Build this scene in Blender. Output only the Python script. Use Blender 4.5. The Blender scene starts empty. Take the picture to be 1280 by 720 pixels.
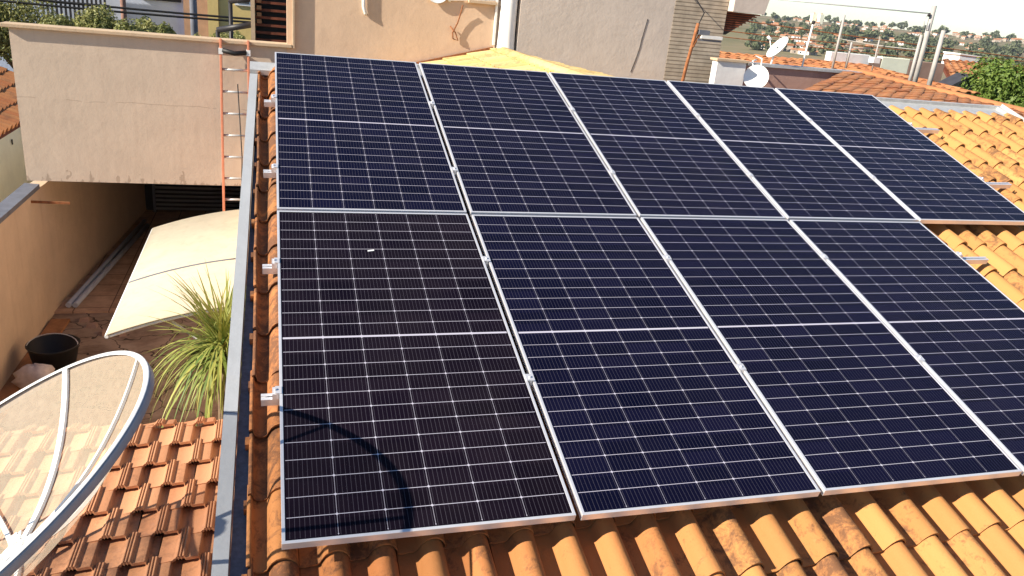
import bpy, math, random
from mathutils import Vector, Matrix

S = bpy.context.scene
COL = S.collection
rng = random.Random(7)
R = math.radians

# ------------------------------------------------------------------ camera
cam_d = bpy.data.cameras.new('camera')
cam = bpy.data.objects.new('camera', cam_d)
COL.objects.link(cam)
cam_d.sensor_fit = 'HORIZONTAL'
cam_d.angle = R(65.956)
cam_d.clip_start = 0.05
cam_d.clip_end = 9000
CR = Vector((0.9580, -0.2710, 0.0943)); CD = Vector((-0.0100, -0.3599, -0.9329)); CF = Vector((0.2867, 0.8928, -0.3475))
CR.normalize(); CF = (CF - CF.dot(CR) * CR).normalized(); CD = CF.cross(CR)
CAM = Vector((-0.011, -4.638, 1.292))
m = Matrix((CR, -CD, -CF)).transposed().to_4x4(); m.translation = CAM
cam.matrix_world = m
S.camera = cam

# ------------------------------------------------------------------ light
SUN = Vector((-1.0, -0.225, 0.605)).normalized()
w = bpy.data.worlds.new("World"); S.world = w; w.use_nodes = True
nt = w.node_tree; nt.nodes.clear()
sky = nt.nodes.new('ShaderNodeTexSky'); sky.sky_type = 'NISHITA'; sky.sun_disc = False
sky.sun_elevation = math.asin(SUN.z); sky.sun_rotation = math.atan2(SUN.x, SUN.y) % (2 * math.pi)
sky.altitude = 600; sky.air_density = 1.0; sky.dust_density = 0.15; sky.ozone_density = 3.2
bg = nt.nodes.new('ShaderNodeBackground'); bg.inputs[1].default_value = 0.080
wo = nt.nodes.new('ShaderNodeOutputWorld')
nt.links.new(sky.outputs[0], bg.inputs[0]); nt.links.new(bg.outputs[0], wo.inputs[0])
sd = bpy.data.lights.new('sun', 'SUN'); sd.energy = 5.0; sd.angle = R(0.53); sd.color = (1.0, 0.90, 0.76)
so = bpy.data.objects.new('sun', sd); COL.objects.link(so)
so.rotation_euler = (-SUN).to_track_quat('-Z', 'Y').to_euler()
S.view_settings.view_transform = 'Standard'; S.view_settings.look = 'None'
S.view_settings.gamma = 1; S.view_settings.use_curve_mapping = False
S.view_settings.exposure = 0.92
try:
    S.cycles.max_bounces = 8; S.cycles.transparent_max_bounces = 24
    S.cycles.volume_bounces = 0
except Exception:
    pass

# ------------------------------------------------------------------ materials
MATS = {}
class NT:
    def __init__(s, name):
        s.m = bpy.data.materials.new(name); s.m.use_nodes = True
        s.t = s.m.node_tree; s.t.nodes.clear()
        s.out = s.t.nodes.new('ShaderNodeOutputMaterial')
        s.b = s.t.nodes.new('ShaderNodeBsdfPrincipled')
        s.t.links.new(s.b.outputs[0], s.out.inputs[0])
        s._tc = None
    def n(s, typ, **kw):
        x = s.t.nodes.new(typ)
        for k, v in kw.items(): setattr(x, k, v)
        return x
    def L(s, a, b): s.t.links.new(a, b)
    def tc(s):
        if s._tc is None: s._tc = s.n('ShaderNodeTexCoord')
        return s._tc.outputs['Object']
    def put(s, v, inp):
        if isinstance(v, (int, float)): inp.default_value = v
        elif isinstance(v, tuple): inp.default_value = (*v, 1)[:4]
        else: s.L(v, inp)
    def math(s, op, a, b=None, c=None):
        x = s.n('ShaderNodeMath', operation=op)
        s.put(a, x.inputs[0])
        if b is not None: s.put(b, x.inputs[1])
        if c is not None: s.put(c, x.inputs[2])
        return x.outputs[0]
    def noise(s, scale, detail=4, rough=.6, vec=None, stretch=None, dist=0):
        x = s.n('ShaderNodeTexNoise'); x.inputs['Scale'].default_value = scale
        x.inputs['Detail'].default_value = detail; x.inputs['Roughness'].default_value = rough
        x.inputs['Distortion'].default_value = dist
        v = vec if vec is not None else s.tc()
        if stretch:
            mp = s.n('ShaderNodeMapping'); mp.inputs['Scale'].default_value = stretch
            s.L(v, mp.inputs['Vector']); v = mp.outputs[0]
        s.L(v, x.inputs['Vector']); return x.outputs['Fac']
    def ramp(s, fac, stops):
        r = s.n('ShaderNodeValToRGB'); e = r.color_ramp.elements
        while len(e) < len(stops): e.new(.5)
        for i, (p, c) in enumerate(stops):
            e[i].position = p; e[i].color = (*c, 1) if len(c) == 3 else c
        s.L(fac, r.inputs[0]); return r.outputs[0]
    def mix(s, fac, a, b, mode='MIX'):
        x = s.n('ShaderNodeMix', data_type='RGBA', blend_type=mode)
        s.put(fac, x.inputs[0]); s.put(a, x.inputs[6]); s.put(b, x.inputs[7]); return x.outputs[2]
    def bump(s, h, strength=.3, dist=.01):
        x = s.n('ShaderNodeBump'); x.inputs['Strength'].default_value = strength
        x.inputs['Distance'].default_value = dist; s.L(h, x.inputs['Height'])
        s.L(x.outputs[0], s.b.inputs['Normal'])
    def fin(s, col=None, rough=None, metal=None, spec=None):
        if col is not None: s.put(col, s.b.inputs['Base Color'])
        if rough is not None: s.put(rough, s.b.inputs['Roughness'])
        if metal is not None: s.b.inputs['Metallic'].default_value = metal
        if spec is not None: s.b.inputs['Specular IOR Level'].default_value = spec
        return s.m

def plain(name, col, rough=.6, metal=0, var=.12, scale=12, spec=.4, bump=0):
    k = NT(name)
    f = k.noise(scale, 5)
    c = k.ramp(f, [(.3, tuple(x * (1 - var) for x in col)), (.7, tuple(min(1, x * (1 + var)) for x in col))])
    if bump: k.bump(f, bump, .01)
    return k.fin(c, rough, metal, spec)

def tile_mat(name, base, alt, dark, dirt=.5, sc=9.0):
    k = NT(name)
    at = k.n('ShaderNodeAttribute', attribute_name='tint')
    sep = k.n('ShaderNodeSeparateColor'); k.L(at.outputs['Color'], sep.inputs[0])
    c = k.mix(sep.outputs[0], base, alt)
    br = k.math('MULTIPLY_ADD', sep.outputs[1], .5, .75)
    hs = k.n('ShaderNodeHueSaturation'); k.L(c, hs.inputs['Color']); k.L(br, hs.inputs['Value']); c = hs.outputs[0]
    f1 = k.noise(sc, 6, .68, dist=.6); f2 = k.noise(sc * 6, 5, .7); f3 = k.noise(1.1, 2, .5)
    g = k.math('ADD', k.math('MULTIPLY', f1, .75), k.math('ADD', k.math('MULTIPLY', f2, .25), k.math('MULTIPLY', f3, .35)))
    g = k.math('ADD', g, k.math('MULTIPLY', k.math('SUBTRACT', sep.outputs[2], .5), .22))
    d = k.ramp(g, [(.66, (0, 0, 0)), (.80, (1, 1, 1))])
    c = k.mix(k.math('MULTIPLY', d, dirt), c, dark)
    pale = k.ramp(k.noise(sc * 2.3, 4, .6), [(.6, (0, 0, 0)), (.78, (1, 1, 1))])
    c = k.mix(k.math('MULTIPLY', pale, .22), c, (min(1, alt[0] * 1.15), alt[1] * 1.2, alt[2] * 1.6))
    k.bump(k.math('ADD', f2, k.math('MULTIPLY', f1, 1.5)), .35, .006)
    return k.fin(c, .82, 0, .25)

def plaster(name, col, dark, sc=1.0, seams=0, stains=.35, bumpy=.5):
    k = NT(name)
    f = k.noise(2.2 * sc, 6, .65); f2 = k.noise(14 * sc, 5, .65); f3 = k.noise(1.6 * sc, 4, .6, stretch=(5, 5, .5))
    c = k.ramp(f, [(.3, tuple(x * .90 for x in col)), (.72, tuple(min(1, x * 1.06) for x in col))])
    st = k.ramp(k.math('ADD', k.math('MULTIPLY', f3, .7), k.math('MULTIPLY', f2, .3)), [(.52, (0, 0, 0)), (.72, (1, 1, 1))])
    c = k.mix(k.math('MULTIPLY', st, stains), c, dark)
    k.bump(k.math('ADD', k.math('MULTIPLY', f, 1.0), k.math('MULTIPLY', f2, .5)), bumpy, .035)
    return k.fin(c, .9, 0, .2)

def front_wall():
    m = plaster('beige_render', (.60, .485, .375), (.42, .32, .24), stains=.3, bumpy=.16); m.name = 'weathered_tan_render'; t = m.node_tree
    b = [n for n in t.nodes if n.type == 'BSDF_PRINCIPLED'][0]; src = b.inputs['Base Color'].links[0].from_socket
    tc = t.nodes.new('ShaderNodeTexCoord'); sp = t.nodes.new('ShaderNodeSeparateXYZ'); t.links.new(tc.outputs['Object'], sp.inputs[0])
    def mt(op, a, c):
        x = t.nodes.new('ShaderNodeMath'); x.operation = op
        for i, v in enumerate((a, c)):
            if isinstance(v, float): x.inputs[i].default_value = v
            else: t.links.new(v, x.inputs[i])
        return x.outputs[0]
    def nz(sc, det, st):
        mp = t.nodes.new('ShaderNodeMapping'); mp.inputs['Scale'].default_value = st; t.links.new(tc.outputs['Object'], mp.inputs[0])
        n = t.nodes.new('ShaderNodeTexNoise'); n.inputs['Scale'].default_value = sc; n.inputs['Detail'].default_value = det; t.links.new(mp.outputs[0], n.inputs['Vector']); return n.outputs['Fac']
    z = sp.outputs[2]; wob = mt('MULTIPLY', mt('SUBTRACT', nz(3.0, 4, (1, 1, .2)), .5), .07)
    OFF = 1.5     # the wall's parts are stored relative to z = -1.5
    crack = mt('LESS_THAN', mt('ABSOLUTE', mt('ADD', mt('SUBTRACT', z, 1.02), wob), 0.0), .0045)
    crack = mt('MULTIPLY', crack, mt('GREATER_THAN', nz(2.0, 3, (1, 1, 1)), .47))
    low = mt('MULTIPLY', mt('LESS_THAN', z, mt('MULTIPLY', mt('SUBTRACT', nz(5.0, 6, (1.6, 1, .5)), .52), .9)), mt('GREATER_THAN', nz(16.0, 5, (1, 1, .6)), .50))
    streak = mt('MULTIPLY', mt('GREATER_THAN', nz(6.0, 5, (2.2, 1, .10)), .63), .05)
    f = mt('MAXIMUM', mt('MULTIPLY', crack, .35), mt('MAXIMUM', mt('MULTIPLY', low, .4), streak))
    mx = t.nodes.new('ShaderNodeMix'); mx.data_type = 'RGBA'; t.links.new(f, mx.inputs[0]); t.links.new(src, mx.inputs[6]); mx.inputs[7].default_value = (.20, .13, .085, 1)
    t.links.new(mx.outputs[2], b.inputs['Base Color'])
    return m

def M(name):
    return MATS[name]

MATS['tile'] = tile_mat('clay_tile', (.40, .155, .054), (.50, .245, .080), (.085, .045, .03), .75, 13.0)
MATS['tile_low'] = tile_mat('clay_tile_flat', (.46, .205, .10), (.53, .265, .135), (.18, .09, .055), .55, 9)
MATS['tile_far'] = tile_mat('clay_tile_weathered', (.40, .15, .06), (.46, .21, .085), (.16, .08, .05), .5, 3)
MATS['tile_yellow'] = tile_mat('yellow_clay_tile', (.66, .46, .17), (.72, .55, .26), (.3, .2, .1), .6, 6)
MATS['wall_tan'] = plaster('tan_render', (.70, .51, .355), (.44, .32, .23), stains=.3, bumpy=.16)
MATS['wall_patio'] = plaster('patio_wall_paint', (.64, .50, .36), (.42, .30, .20), stains=.3, bumpy=.3)
MATS['wall_grey'] = plaster('grey_render', (.60, .52, .45), (.40, .33, .28), stains=.25, bumpy=.22)
MATS['wall_cream'] = plaster('cream_paint', (.90, .90, .70), (.7, .68, .52), stains=.15, bumpy=.15)
MATS['wall_white'] = plaster('white_paint', (.80, .79, .76), (.5, .47, .42), stains=.2, bumpy=.15)
MATS['wall_blue'] = plaster('pale_blue_paint', (.50, .56, .68), (.35, .38, .45), stains=.2, bumpy=.15)
MATS['wall_mauve'] = plaster('mauve_render', (.42, .27, .22), (.25, .16, .13), stains=.3, bumpy=.2)
MATS['wall_yellow'] = plaster('yellow_paint', (.66, .50, .20), (.4, .28, .1), stains=.2, bumpy=.15)
MATS['coping'] = plaster('coping_paint', (.56, .42, .28), (.3, .2, .13), stains=.3, bumpy=.2)
MATS['concrete_grey'] = plaster('grey_cement', (.30, .30, .29), (.18, .18, .17), stains=.4, bumpy=.3)
MATS['flange'] = plaster('zinc_flange', (.36, .38, .40), (.36, .36, .35), stains=.3, bumpy=.15)
MATS['galv'] = plain('galvanised_metal', (.56, .56, .54), .42, .35, .12, 18, .5)
MATS['galv_shade'] = plain('gutter_trough', (.17, .21, .26), .55, .3, .25, 40, .4)  # blue shadow inside the trough, put into a darker galvanised colour
MATS['alu'] = plain('anodised_aluminium', (.82, .81, .82), .36, .5, .04, 30, .5)
MATS['white_metal'] = plain('white_enamel', (.80, .80, .77), .35, 0, .05, 20, .5)
MATS['rim_side'] = plain('shade_grey_enamel', (.30, .30, .33), .45, 0, .08, 20, .5)  # shade on the dish rim's outer side, put into the colour; mast reuses it
MATS['orange_fibre'] = plain('orange_fibreglass', (.60, .22, .12), .5, 0, .1, 15, .4)
MATS['black_rubber'] = plain('black_rubber', (.010, .0095, .0095), .55, 0, .2, 20, .4)
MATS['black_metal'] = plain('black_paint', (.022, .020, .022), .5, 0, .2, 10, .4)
MATS['dark_wood'] = plain('dark_red_wood', (.17, .05, .025), .75, 0, .35, 9, .3)
MATS['wood'] = plain('weathered_board', (.36, .17, .075), .8, 0, .3, 8, .3)
MATS['rust'] = plain('rusty_steel', (.30, .12, .05), .85, .1, .4, 25, .3)
MATS['pvc_blue'] = plain('pale_pvc', (.42, .47, .55), .4, 0, .08, 10, .5)
MATS['bag'] = plain('white_plastic_bag', (.62, .55, .52), .5, 0, .15, 14, .4, .4)
MATS['grey_paint'] = plain('slate_paint', (.16, .17, .20), .7, 0, .2, 5, .3)
MATS['slate_dark'] = plain('dark_slate', (.05, .05, .06), .7, 0, .2, 5, .3)
MATS['white_pipe'] = plain('white_pipe_paint', (.90, .89, .86), .5, 0, .03, 4, .4)
MATS['trunk'] = plain('bark', (.16, .11, .07), .9, 0, .35, 14, .2, .5)
MATS['concrete_pole'] = plain('concrete_pole', (.40, .38, .35), .85, 0, .15, 8, .2)
MATS['pole_wood'] = plain('pole_wood', (.30, .17, .13), .85, 0, .3, 8, .2)
MATS['canopy'] = plaster('cream_polycarbonate', (.60, .53, .39), (.40, .32, .20), sc=1.6, stains=.35, bumpy=.05)
MATS['glass_dark'] = plain('dark_window', (.03, .035, .04), .15, 0, .2, 3, .5)
MATS['brown_wall'] = plain('brown_render', (.33, .22, .17), .9, 0, .15, 3, .2)

def leaf_mat(name, a, b, tr=.25):
    k = NT(name)
    at = k.n('ShaderNodeAttribute', attribute_name='tint')
    sep = k.n('ShaderNodeSeparateColor'); k.L(at.outputs['Color'], sep.inputs[0])
    c = k.mix(sep.outputs[0], a, b)
    k.fin(c, .55, 0, .35)
    t = k.n('ShaderNodeBsdfTranslucent'); k.L(c, t.inputs[0])
    x = k.n('ShaderNodeMixShader'); x.inputs[0].default_value = tr
    k.L(k.b.outputs[0], x.inputs[1]); k.L(t.outputs[0], x.inputs[2]); k.L(x.outputs[0], k.out.inputs[0])
    return k.m
MATS['leaf_street'] = leaf_mat('street_tree_leaves', (.12, .15, .035), (.42, .40, .15))
MATS['leaf_dark'] = leaf_mat('glossy_leaves', (.075, .14, .02), (.20, .27, .055))
MATS['leaf_far'] = leaf_mat('distant_leaves', (.075, .095, .045), (.14, .155, .075), .1)
MATS['leaf_strap'] = leaf_mat('strappy_leaves', (.09, .16, .025), (.40, .40, .10), .2)

# glass with cells -------------------------------------------------
PW, PL, PT = 1.134, 2.279, .035
def cell_mat(name, base, alt):
    k = NT(name)
    sx = k.n('ShaderNodeSeparateXYZ'); k.L(k.tc(), sx.inputs[0])
    x, y = sx.outputs[0], sx.outputs[1]
    mg = .0195
    cp = (PW - 2 * mg) / 6
    gap = .010
    rp = (PL / 2 - mg - gap / 2) / 12
    ux = k.math('DIVIDE', k.math('SUBTRACT', x, mg), cp)
    fx = k.math('FRACT', ux)
    dx = k.math('MULTIPLY', k.math('MINIMUM', fx, k.math('SUBTRACT', 1.0, fx)), cp)
    ay = k.math('ABSOLUTE', k.math('SUBTRACT', y, PL / 2))
    uy = k.math('DIVIDE', k.math('SUBTRACT', ay, gap / 2), rp)
    fy = k.math('FRACT', uy)
    dy = k.math('MULTIPLY', k.math('MINIMUM', fy, k.math('SUBTRACT', 1.0, fy)), rp)
    inn = k.math('MULTIPLY', k.math('GREATER_THAN', ux, .04), k.math('LESS_THAN', ux, 5.96)); iny = k.math('LESS_THAN', uy, 11.96)
    lx = k.math('MULTIPLY', inn, k.math('LESS_THAN', dx, .0010)); ly = k.math('MULTIPLY', iny, k.math('LESS_THAN', dy, .0013))
    mid = k.math('LESS_THAN', uy, 0.0)
    ex = k.math('GREATER_THAN', k.math('ABSOLUTE', k.math('SUBTRACT', x, PW / 2)), PW / 2 - mg + .001)
    ey = k.math('GREATER_THAN', ay, PL / 2 - mg + .001)
    dia = k.math('MULTIPLY', k.math('MULTIPLY', inn, iny), k.math('LESS_THAN', k.math('ADD', dx, dy), .007))
    line = k.math('MAXIMUM', k.math('MAXIMUM', k.math('MULTIPLY', lx, .62), ly), k.math('MAXIMUM', dia, mid))
    edge = k.math('MAXIMUM', ex, ey)
    fb = k.math('FRACT', k.math('MULTIPLY', ux, 10.0))
    bus = k.math('LESS_THAN', k.math('ABSOLUTE', k.math('SUBTRACT', fb, .5)), .045)
    cb = k.n('ShaderNodeCombineXYZ')
    k.put(k.math('FLOOR', ux), cb.inputs[0]); k.put(k.math('FLOOR', k.math('DIVIDE', y, rp)), cb.inputs[1])
    oi = k.n('ShaderNodeObjectInfo'); k.put(oi.outputs['Random'], cb.inputs[2])
    wn = k.n('ShaderNodeTexWhiteNoise'); k.L(cb.outputs[0], wn.inputs[0])
    c = k.mix(wn.outputs[0], base, alt)
    c = k.mix(k.math('MULTIPLY', bus, .4), c, (.13, .12, .15))
    c = k.mix(k.math('MULTIPLY', line, .9), c, (.54, .52, .60))
    c = k.mix(k.math('MULTIPLY', edge, .9), c, tuple(a * 1.3 for a in base))
    dust = k.ramp(k.noise(2.5, 5, .6), [(.35, (0, 0, 0)), (.8, (1, 1, 1))])
    c = k.mix(k.math('MULTIPLY', dust, k.math('MULTIPLY_ADD', oi.outputs['Random'], .014, .003)), c, (.45, .36, .28))
    k.b.inputs['IOR'].default_value = 1.20
    rg = k.math('MULTIPLY_ADD', k.noise(3, 3), .08, .08)
    return k.fin(c, rg, 0, .36)
MATS['cells'] = cell_mat('navy_solar_cells', (.0022, .0026, .0125), (.0048, .0048, .0205))
MATS['cells_warm'] = cell_mat('dark_plum_solar_cells', (.0045, .0026, .0065), (.0085, .0050, .0105))

def mesh_mat():
    k = NT('perforated_mesh')
    hole = k.math('MULTIPLY_ADD', k.noise(40, 3), .14, .58)
    k.fin((.74, .61, .45), .5, 0, .3)
    t = k.n('ShaderNodeBsdfTransparent')
    x = k.n('ShaderNodeMixShader'); k.L(hole, x.inputs[0]); k.L(k.b.outputs[0], x.inputs[1]); k.L(t.outputs[0], x.inputs[2])
    k.L(x.outputs[0], k.out.inputs[0]); return k.m
MATS['mesh'] = mesh_mat()

def brick_mat(name, c1, c2, mortar, sx, sz, axes='xz', row=.5, mort=.02):
    k = NT(name)
    sp = k.n('ShaderNodeSeparateXYZ'); k.L(k.tc(), sp.inputs[0])
    cb = k.n('ShaderNodeCombineXYZ')
    k.put(sp.outputs['xyz'.index(axes[0])], cb.inputs[0]); k.put(sp.outputs['xyz'.index(axes[1])], cb.inputs[1])
    br = k.n('ShaderNodeTexBrick'); k.L(cb.outputs[0], br.inputs['Vector'])
    br.inputs['Color1'].default_value = (*c1, 1); br.inputs['Color2'].default_value = (*c2, 1); br.inputs['Mortar'].default_value = (*mortar, 1)
    br.inputs['Scale'].default_value = 1; br.inputs['Brick Width'].default_value = sx; br.inputs['Row Height'].default_value = sz
    br.inputs['Mortar Size'].default_value = mort; br.inputs['Mortar Smooth'].default_value = .2; br.offset = row
    f = k.noise(7, 5)
    c = k.mix(.5, br.outputs[0], k.ramp(f, [(.3, (.3, .3, .3)), (.7, (.75, .75, .75))]), 'OVERLAY')
    k.bump(br.outputs['Fac'], -.4, .01)
    return k.fin(c, .85, 0, .25)
MATS['far_roof'] = plain('sun_bleached_tiles', (.46, .215, .11), .9, 0, .2, .3, .1)
MATS['far_wall'] = plain('pale_far_walls', (.44, .37, .30), .9, 0, .2, .15, .1)
MATS['blocks'] = brick_mat('grooved_hollow_blocks', (.40, .33, .25), (.46, .39, .30), (.20, .16, .12), 2.0, .055, 'xz', .0, .008)
MATS['floor_tile'] = brick_mat('ceramic_floor_tiles', (.48, .31, .20), (.54, .36, .24), (.18, .11, .07), .45, .45, 'xy', 0, .008)
def patio_mat():
    k = NT('worn_patio_concrete')
    f = k.noise(1.6, 6, .65, dist=.8); f2 = k.noise(9, 5, .65)
    c = k.ramp(k.math('ADD', k.math('MULTIPLY', f, .7), k.math('MULTIPLY', f2, .3)), [(.36, (.17, .11, .075)), (.5, (.30, .215, .155)), (.66, (.42, .32, .24))])
    vo = k.n('ShaderNodeTexVoronoi', feature='DISTANCE_TO_EDGE'); vo.inputs['Scale'].default_value = 1.3
    mp = k.n('ShaderNodeVectorMath', operation='ADD'); k.L(k.tc(), mp.inputs[0])
    nz = k.n('ShaderNodeTexNoise'); nz.inputs['Scale'].default_value = 3; k.L(k.tc(), nz.inputs['Vector'])
    vs = k.n('ShaderNodeVectorMath', operation='SCALE'); k.L(nz.outputs['Color'], vs.inputs[0]); vs.inputs['Scale'].default_value = .6
    k.L(vs.outputs[0], mp.inputs[1]); k.L(mp.outputs[0], vo.inputs['Vector'])
    cr = k.math('LESS_THAN', vo.outputs['Distance'], .013)
    c = k.mix(k.math('MULTIPLY', cr, .85), c, (.03, .02, .015))
    k.bump(f2, .3, .01)
    return k.fin(c, .85, 0, .25)
MATS['patio'] = patio_mat()
def ground_mat():
    k = NT('town_ground_and_fields')
    f = k.noise(.006, 6, .6); f2 = k.noise(.05, 5, .6); f3 = k.noise(.0035, 3, .5, stretch=(.25, 2.2, 1))
    c = k.ramp(k.math('ADD', k.math('MULTIPLY', f, .6), k.math('MULTIPLY', f2, .4)), [(.36, (.12, .12, .055)), (.5, (.22, .18, .105)), (.64, (.33, .23, .15))])
    c = k.mix(k.ramp(f3, [(.45, (0, 0, 0)), (.6, (.8, .8, .8))]), c, (.20, .18, .09))
    return k.fin(c, .95, 0, .1)
MATS['ground'] = ground_mat()
MATS['asphalt'] = plain('asphalt', (.055, .053, .05), .9, 0, .25, 3, .2)

MATS['wall_front'] = front_wall()
# ------------------------------------------------------------------ geometry helpers
ROOT = {}
class MB:
    def __init__(s): s.v = []; s.f = []; s.t = []; s.sm = []
    def add(s, vs, fs, tint=None, smooth=False):
        o = len(s.v); s.v += [Vector(p) for p in vs]
        for f in fs:
            s.f.append([i + o for i in f]); s.t.append(tint or (.5, .5, .5)); s.sm.append(smooth)
        return s
    def quad(s, a, b, c, d, tint=None): return s.add([a, b, c, d], [(0, 1, 2, 3)], tint)
    def hexa(s, p, tint=None):       # p: 4 bottom (ccw from above) + 4 top
        return s.add(p, [(3, 2, 1, 0), (4, 5, 6, 7), (0, 1, 5, 4), (1, 2, 6, 5), (2, 3, 7, 6), (3, 0, 4, 7)], tint)
    def box(s, lo, hi, mat=None, bev=0, tint=None):
        x0, y0, z0 = lo; x1, y1, z1 = hi
        p = [(x0, y0, z0), (x1, y0, z0), (x1, y1, z0), (x0, y1, z0), (x0, y0, z1), (x1, y0, z1), (x1, y1, z1), (x0, y1, z1)]
        if mat: p = [mat @ Vector(q) for q in p]
        return s.hexa(p, tint)
    def tube(s, pts, r, n=8, caps=True, tint=None, smooth=True):
        pts = [Vector(p) for p in pts]; rs = r if isinstance(r, (list, tuple)) else [r] * len(pts)
        vs = []; fs = []; prev = None
        for i, p in enumerate(pts):
            t = (pts[min(i + 1, len(pts) - 1)] - pts[max(i - 1, 0)]).normalized()
            if prev is None:
                a = Vector((0, 0, 1)) if abs(t.z) < .9 else Vector((1, 0, 0))
                prev = t.cross(a).normalized()
            e1 = (prev - prev.dot(t) * t).normalized(); prev = e1; e2 = t.cross(e1)
            for j in range(n):
                an = 2 * math.pi * j / n
                vs.append(p + rs[i] * (math.cos(an) * e1 + math.sin(an) * e2))
        for i in range(len(pts) - 1):
            for j in range(n):
                k = (j + 1) % n
                fs.append((i * n + j, i * n + k, (i + 1) * n + k, (i + 1) * n + j))
        s.add(vs, fs, tint, smooth)
        if caps:
            o = len(s.v) - len(vs)
            s.f.append([o + j for j in reversed(range(n))]); s.f.append([o + (len(pts) - 1) * n + j for j in range(n)])
            s.t += [tint or (.5, .5, .5)] * 2; s.sm += [False, False]
        return s
    def bar(s, a, b, wd, ht, up=(0, 0, 1), tint=None):
        a = Vector(a); b = Vector(b); t = (b - a).normalized(); u = Vector(up)
        sd_ = t.cross(u).normalized() * wd / 2; u = sd_.cross(t).normalized() * ht / 2
        return s.hexa([a - sd_ - u, a + sd_ - u, b + sd_ - u, b - sd_ - u, a - sd_ + u, a + sd_ + u, b + sd_ + u, b - sd_ + u], tint)
    def lathe(s, prof, c, ax=(0, 0, 1), n=20, tint=None):
        c = Vector(c); ax = Vector(ax).normalized()
        e1 = ax.cross(Vector((1, 0, 0)) if abs(ax.x) < .9 else Vector((0, 1, 0))).normalized(); e2 = ax.cross(e1)
        vs = []; fs = []
        for (r, z) in prof:
            for j in range(n):
                an = 2 * math.pi * j / n
                vs.append(c + ax * z + r * (math.cos(an) * e1 + math.sin(an) * e2))
        for i in range(len(prof) - 1):
            for j in range(n):
                k = (j + 1) % n; fs.append((i * n + j, i * n + k, (i + 1) * n + k, (i + 1) * n + j))
        return s.add(vs, fs, tint, True)
    def build(s, name, mat, parent=None, local=False, bevel=0):
        me = bpy.data.meshes.new(name)
        off = Vector((0, 0, 0))
        if parent is not None and not local: off = ROOT.get(parent.name, off)
        me.from_pydata([tuple(p - off) for p in s.v], [], s.f)
        me.polygons.foreach_set('use_smooth', s.sm)
        ca = me.color_attributes.new('tint', 'FLOAT_COLOR', 'CORNER')
        buf = []
        for f, t in zip(s.f, s.t): buf += [t[0], t[1], t[2], 1.0] * len(f)
        ca.data.foreach_set('color', buf)
        me.materials.append(MATS[mat] if isinstance(mat, str) else mat)
        me.update()
        o = bpy.data.objects.new(name, me); COL.objects.link(o)
        if parent is not None:
            o.parent = parent; ROOT[o.name] = off
        if bevel:
            b = o.modifiers.new('bevel', 'BEVEL'); b.width = bevel; b.segments = 2; b.limit_method = 'ANGLE'
        return o

def thing(name, label, cat, loc=(0, 0, 0), group=None, mat=None):
    o = bpy.data.objects.new(name, None); COL.objects.link(o); o.empty_display_size = .1
    if mat is not None: o.matrix_world = mat
    else: o.location = loc
    ROOT[o.name] = Vector(loc)
    o['label'] = label; o['category'] = cat
    if group: o['group'] = group
    return o
def tag(o, label, cat, group=None):
    o['label'] = label; o['category'] = cat
    if group: o['group'] = group
    return o
def struct(o, kind='structure'):
    o['kind'] = kind; return o
def copy_tree(o, parent=None):
    c = o.copy(); COL.objects.link(c)
    if parent is not None: c.parent = parent
    for ch in list(o.children): copy_tree(ch, c)
    return c

def origin_to_base(o):
    """move the origin of a single-mesh thing to the middle of its base"""
    me = o.data; n = len(me.vertices); co = [0.0] * (3 * n); me.vertices.foreach_get('co', co)
    xs, ys, zs = co[0::3], co[1::3], co[2::3]
    c = Vector(((min(xs) + max(xs)) / 2, (min(ys) + max(ys)) / 2, min(zs)))
    me.transform(Matrix.Translation(-c)); o.location = o.location + c
    return o

# roof frame (u right, v up-slope, n out of the roof)
SL = R(17.472)
UV, VV, NV = Vector((1, 0, 0)), Vector((0, math.cos(SL), math.sin(SL))), Vector((0, -math.sin(SL), math.cos(SL)))
def rf(u, v, n=0.0): return UV * u + VV * v + NV * n
RMAT = Matrix((UV, VV, NV)).transposed().to_4x4()

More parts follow.
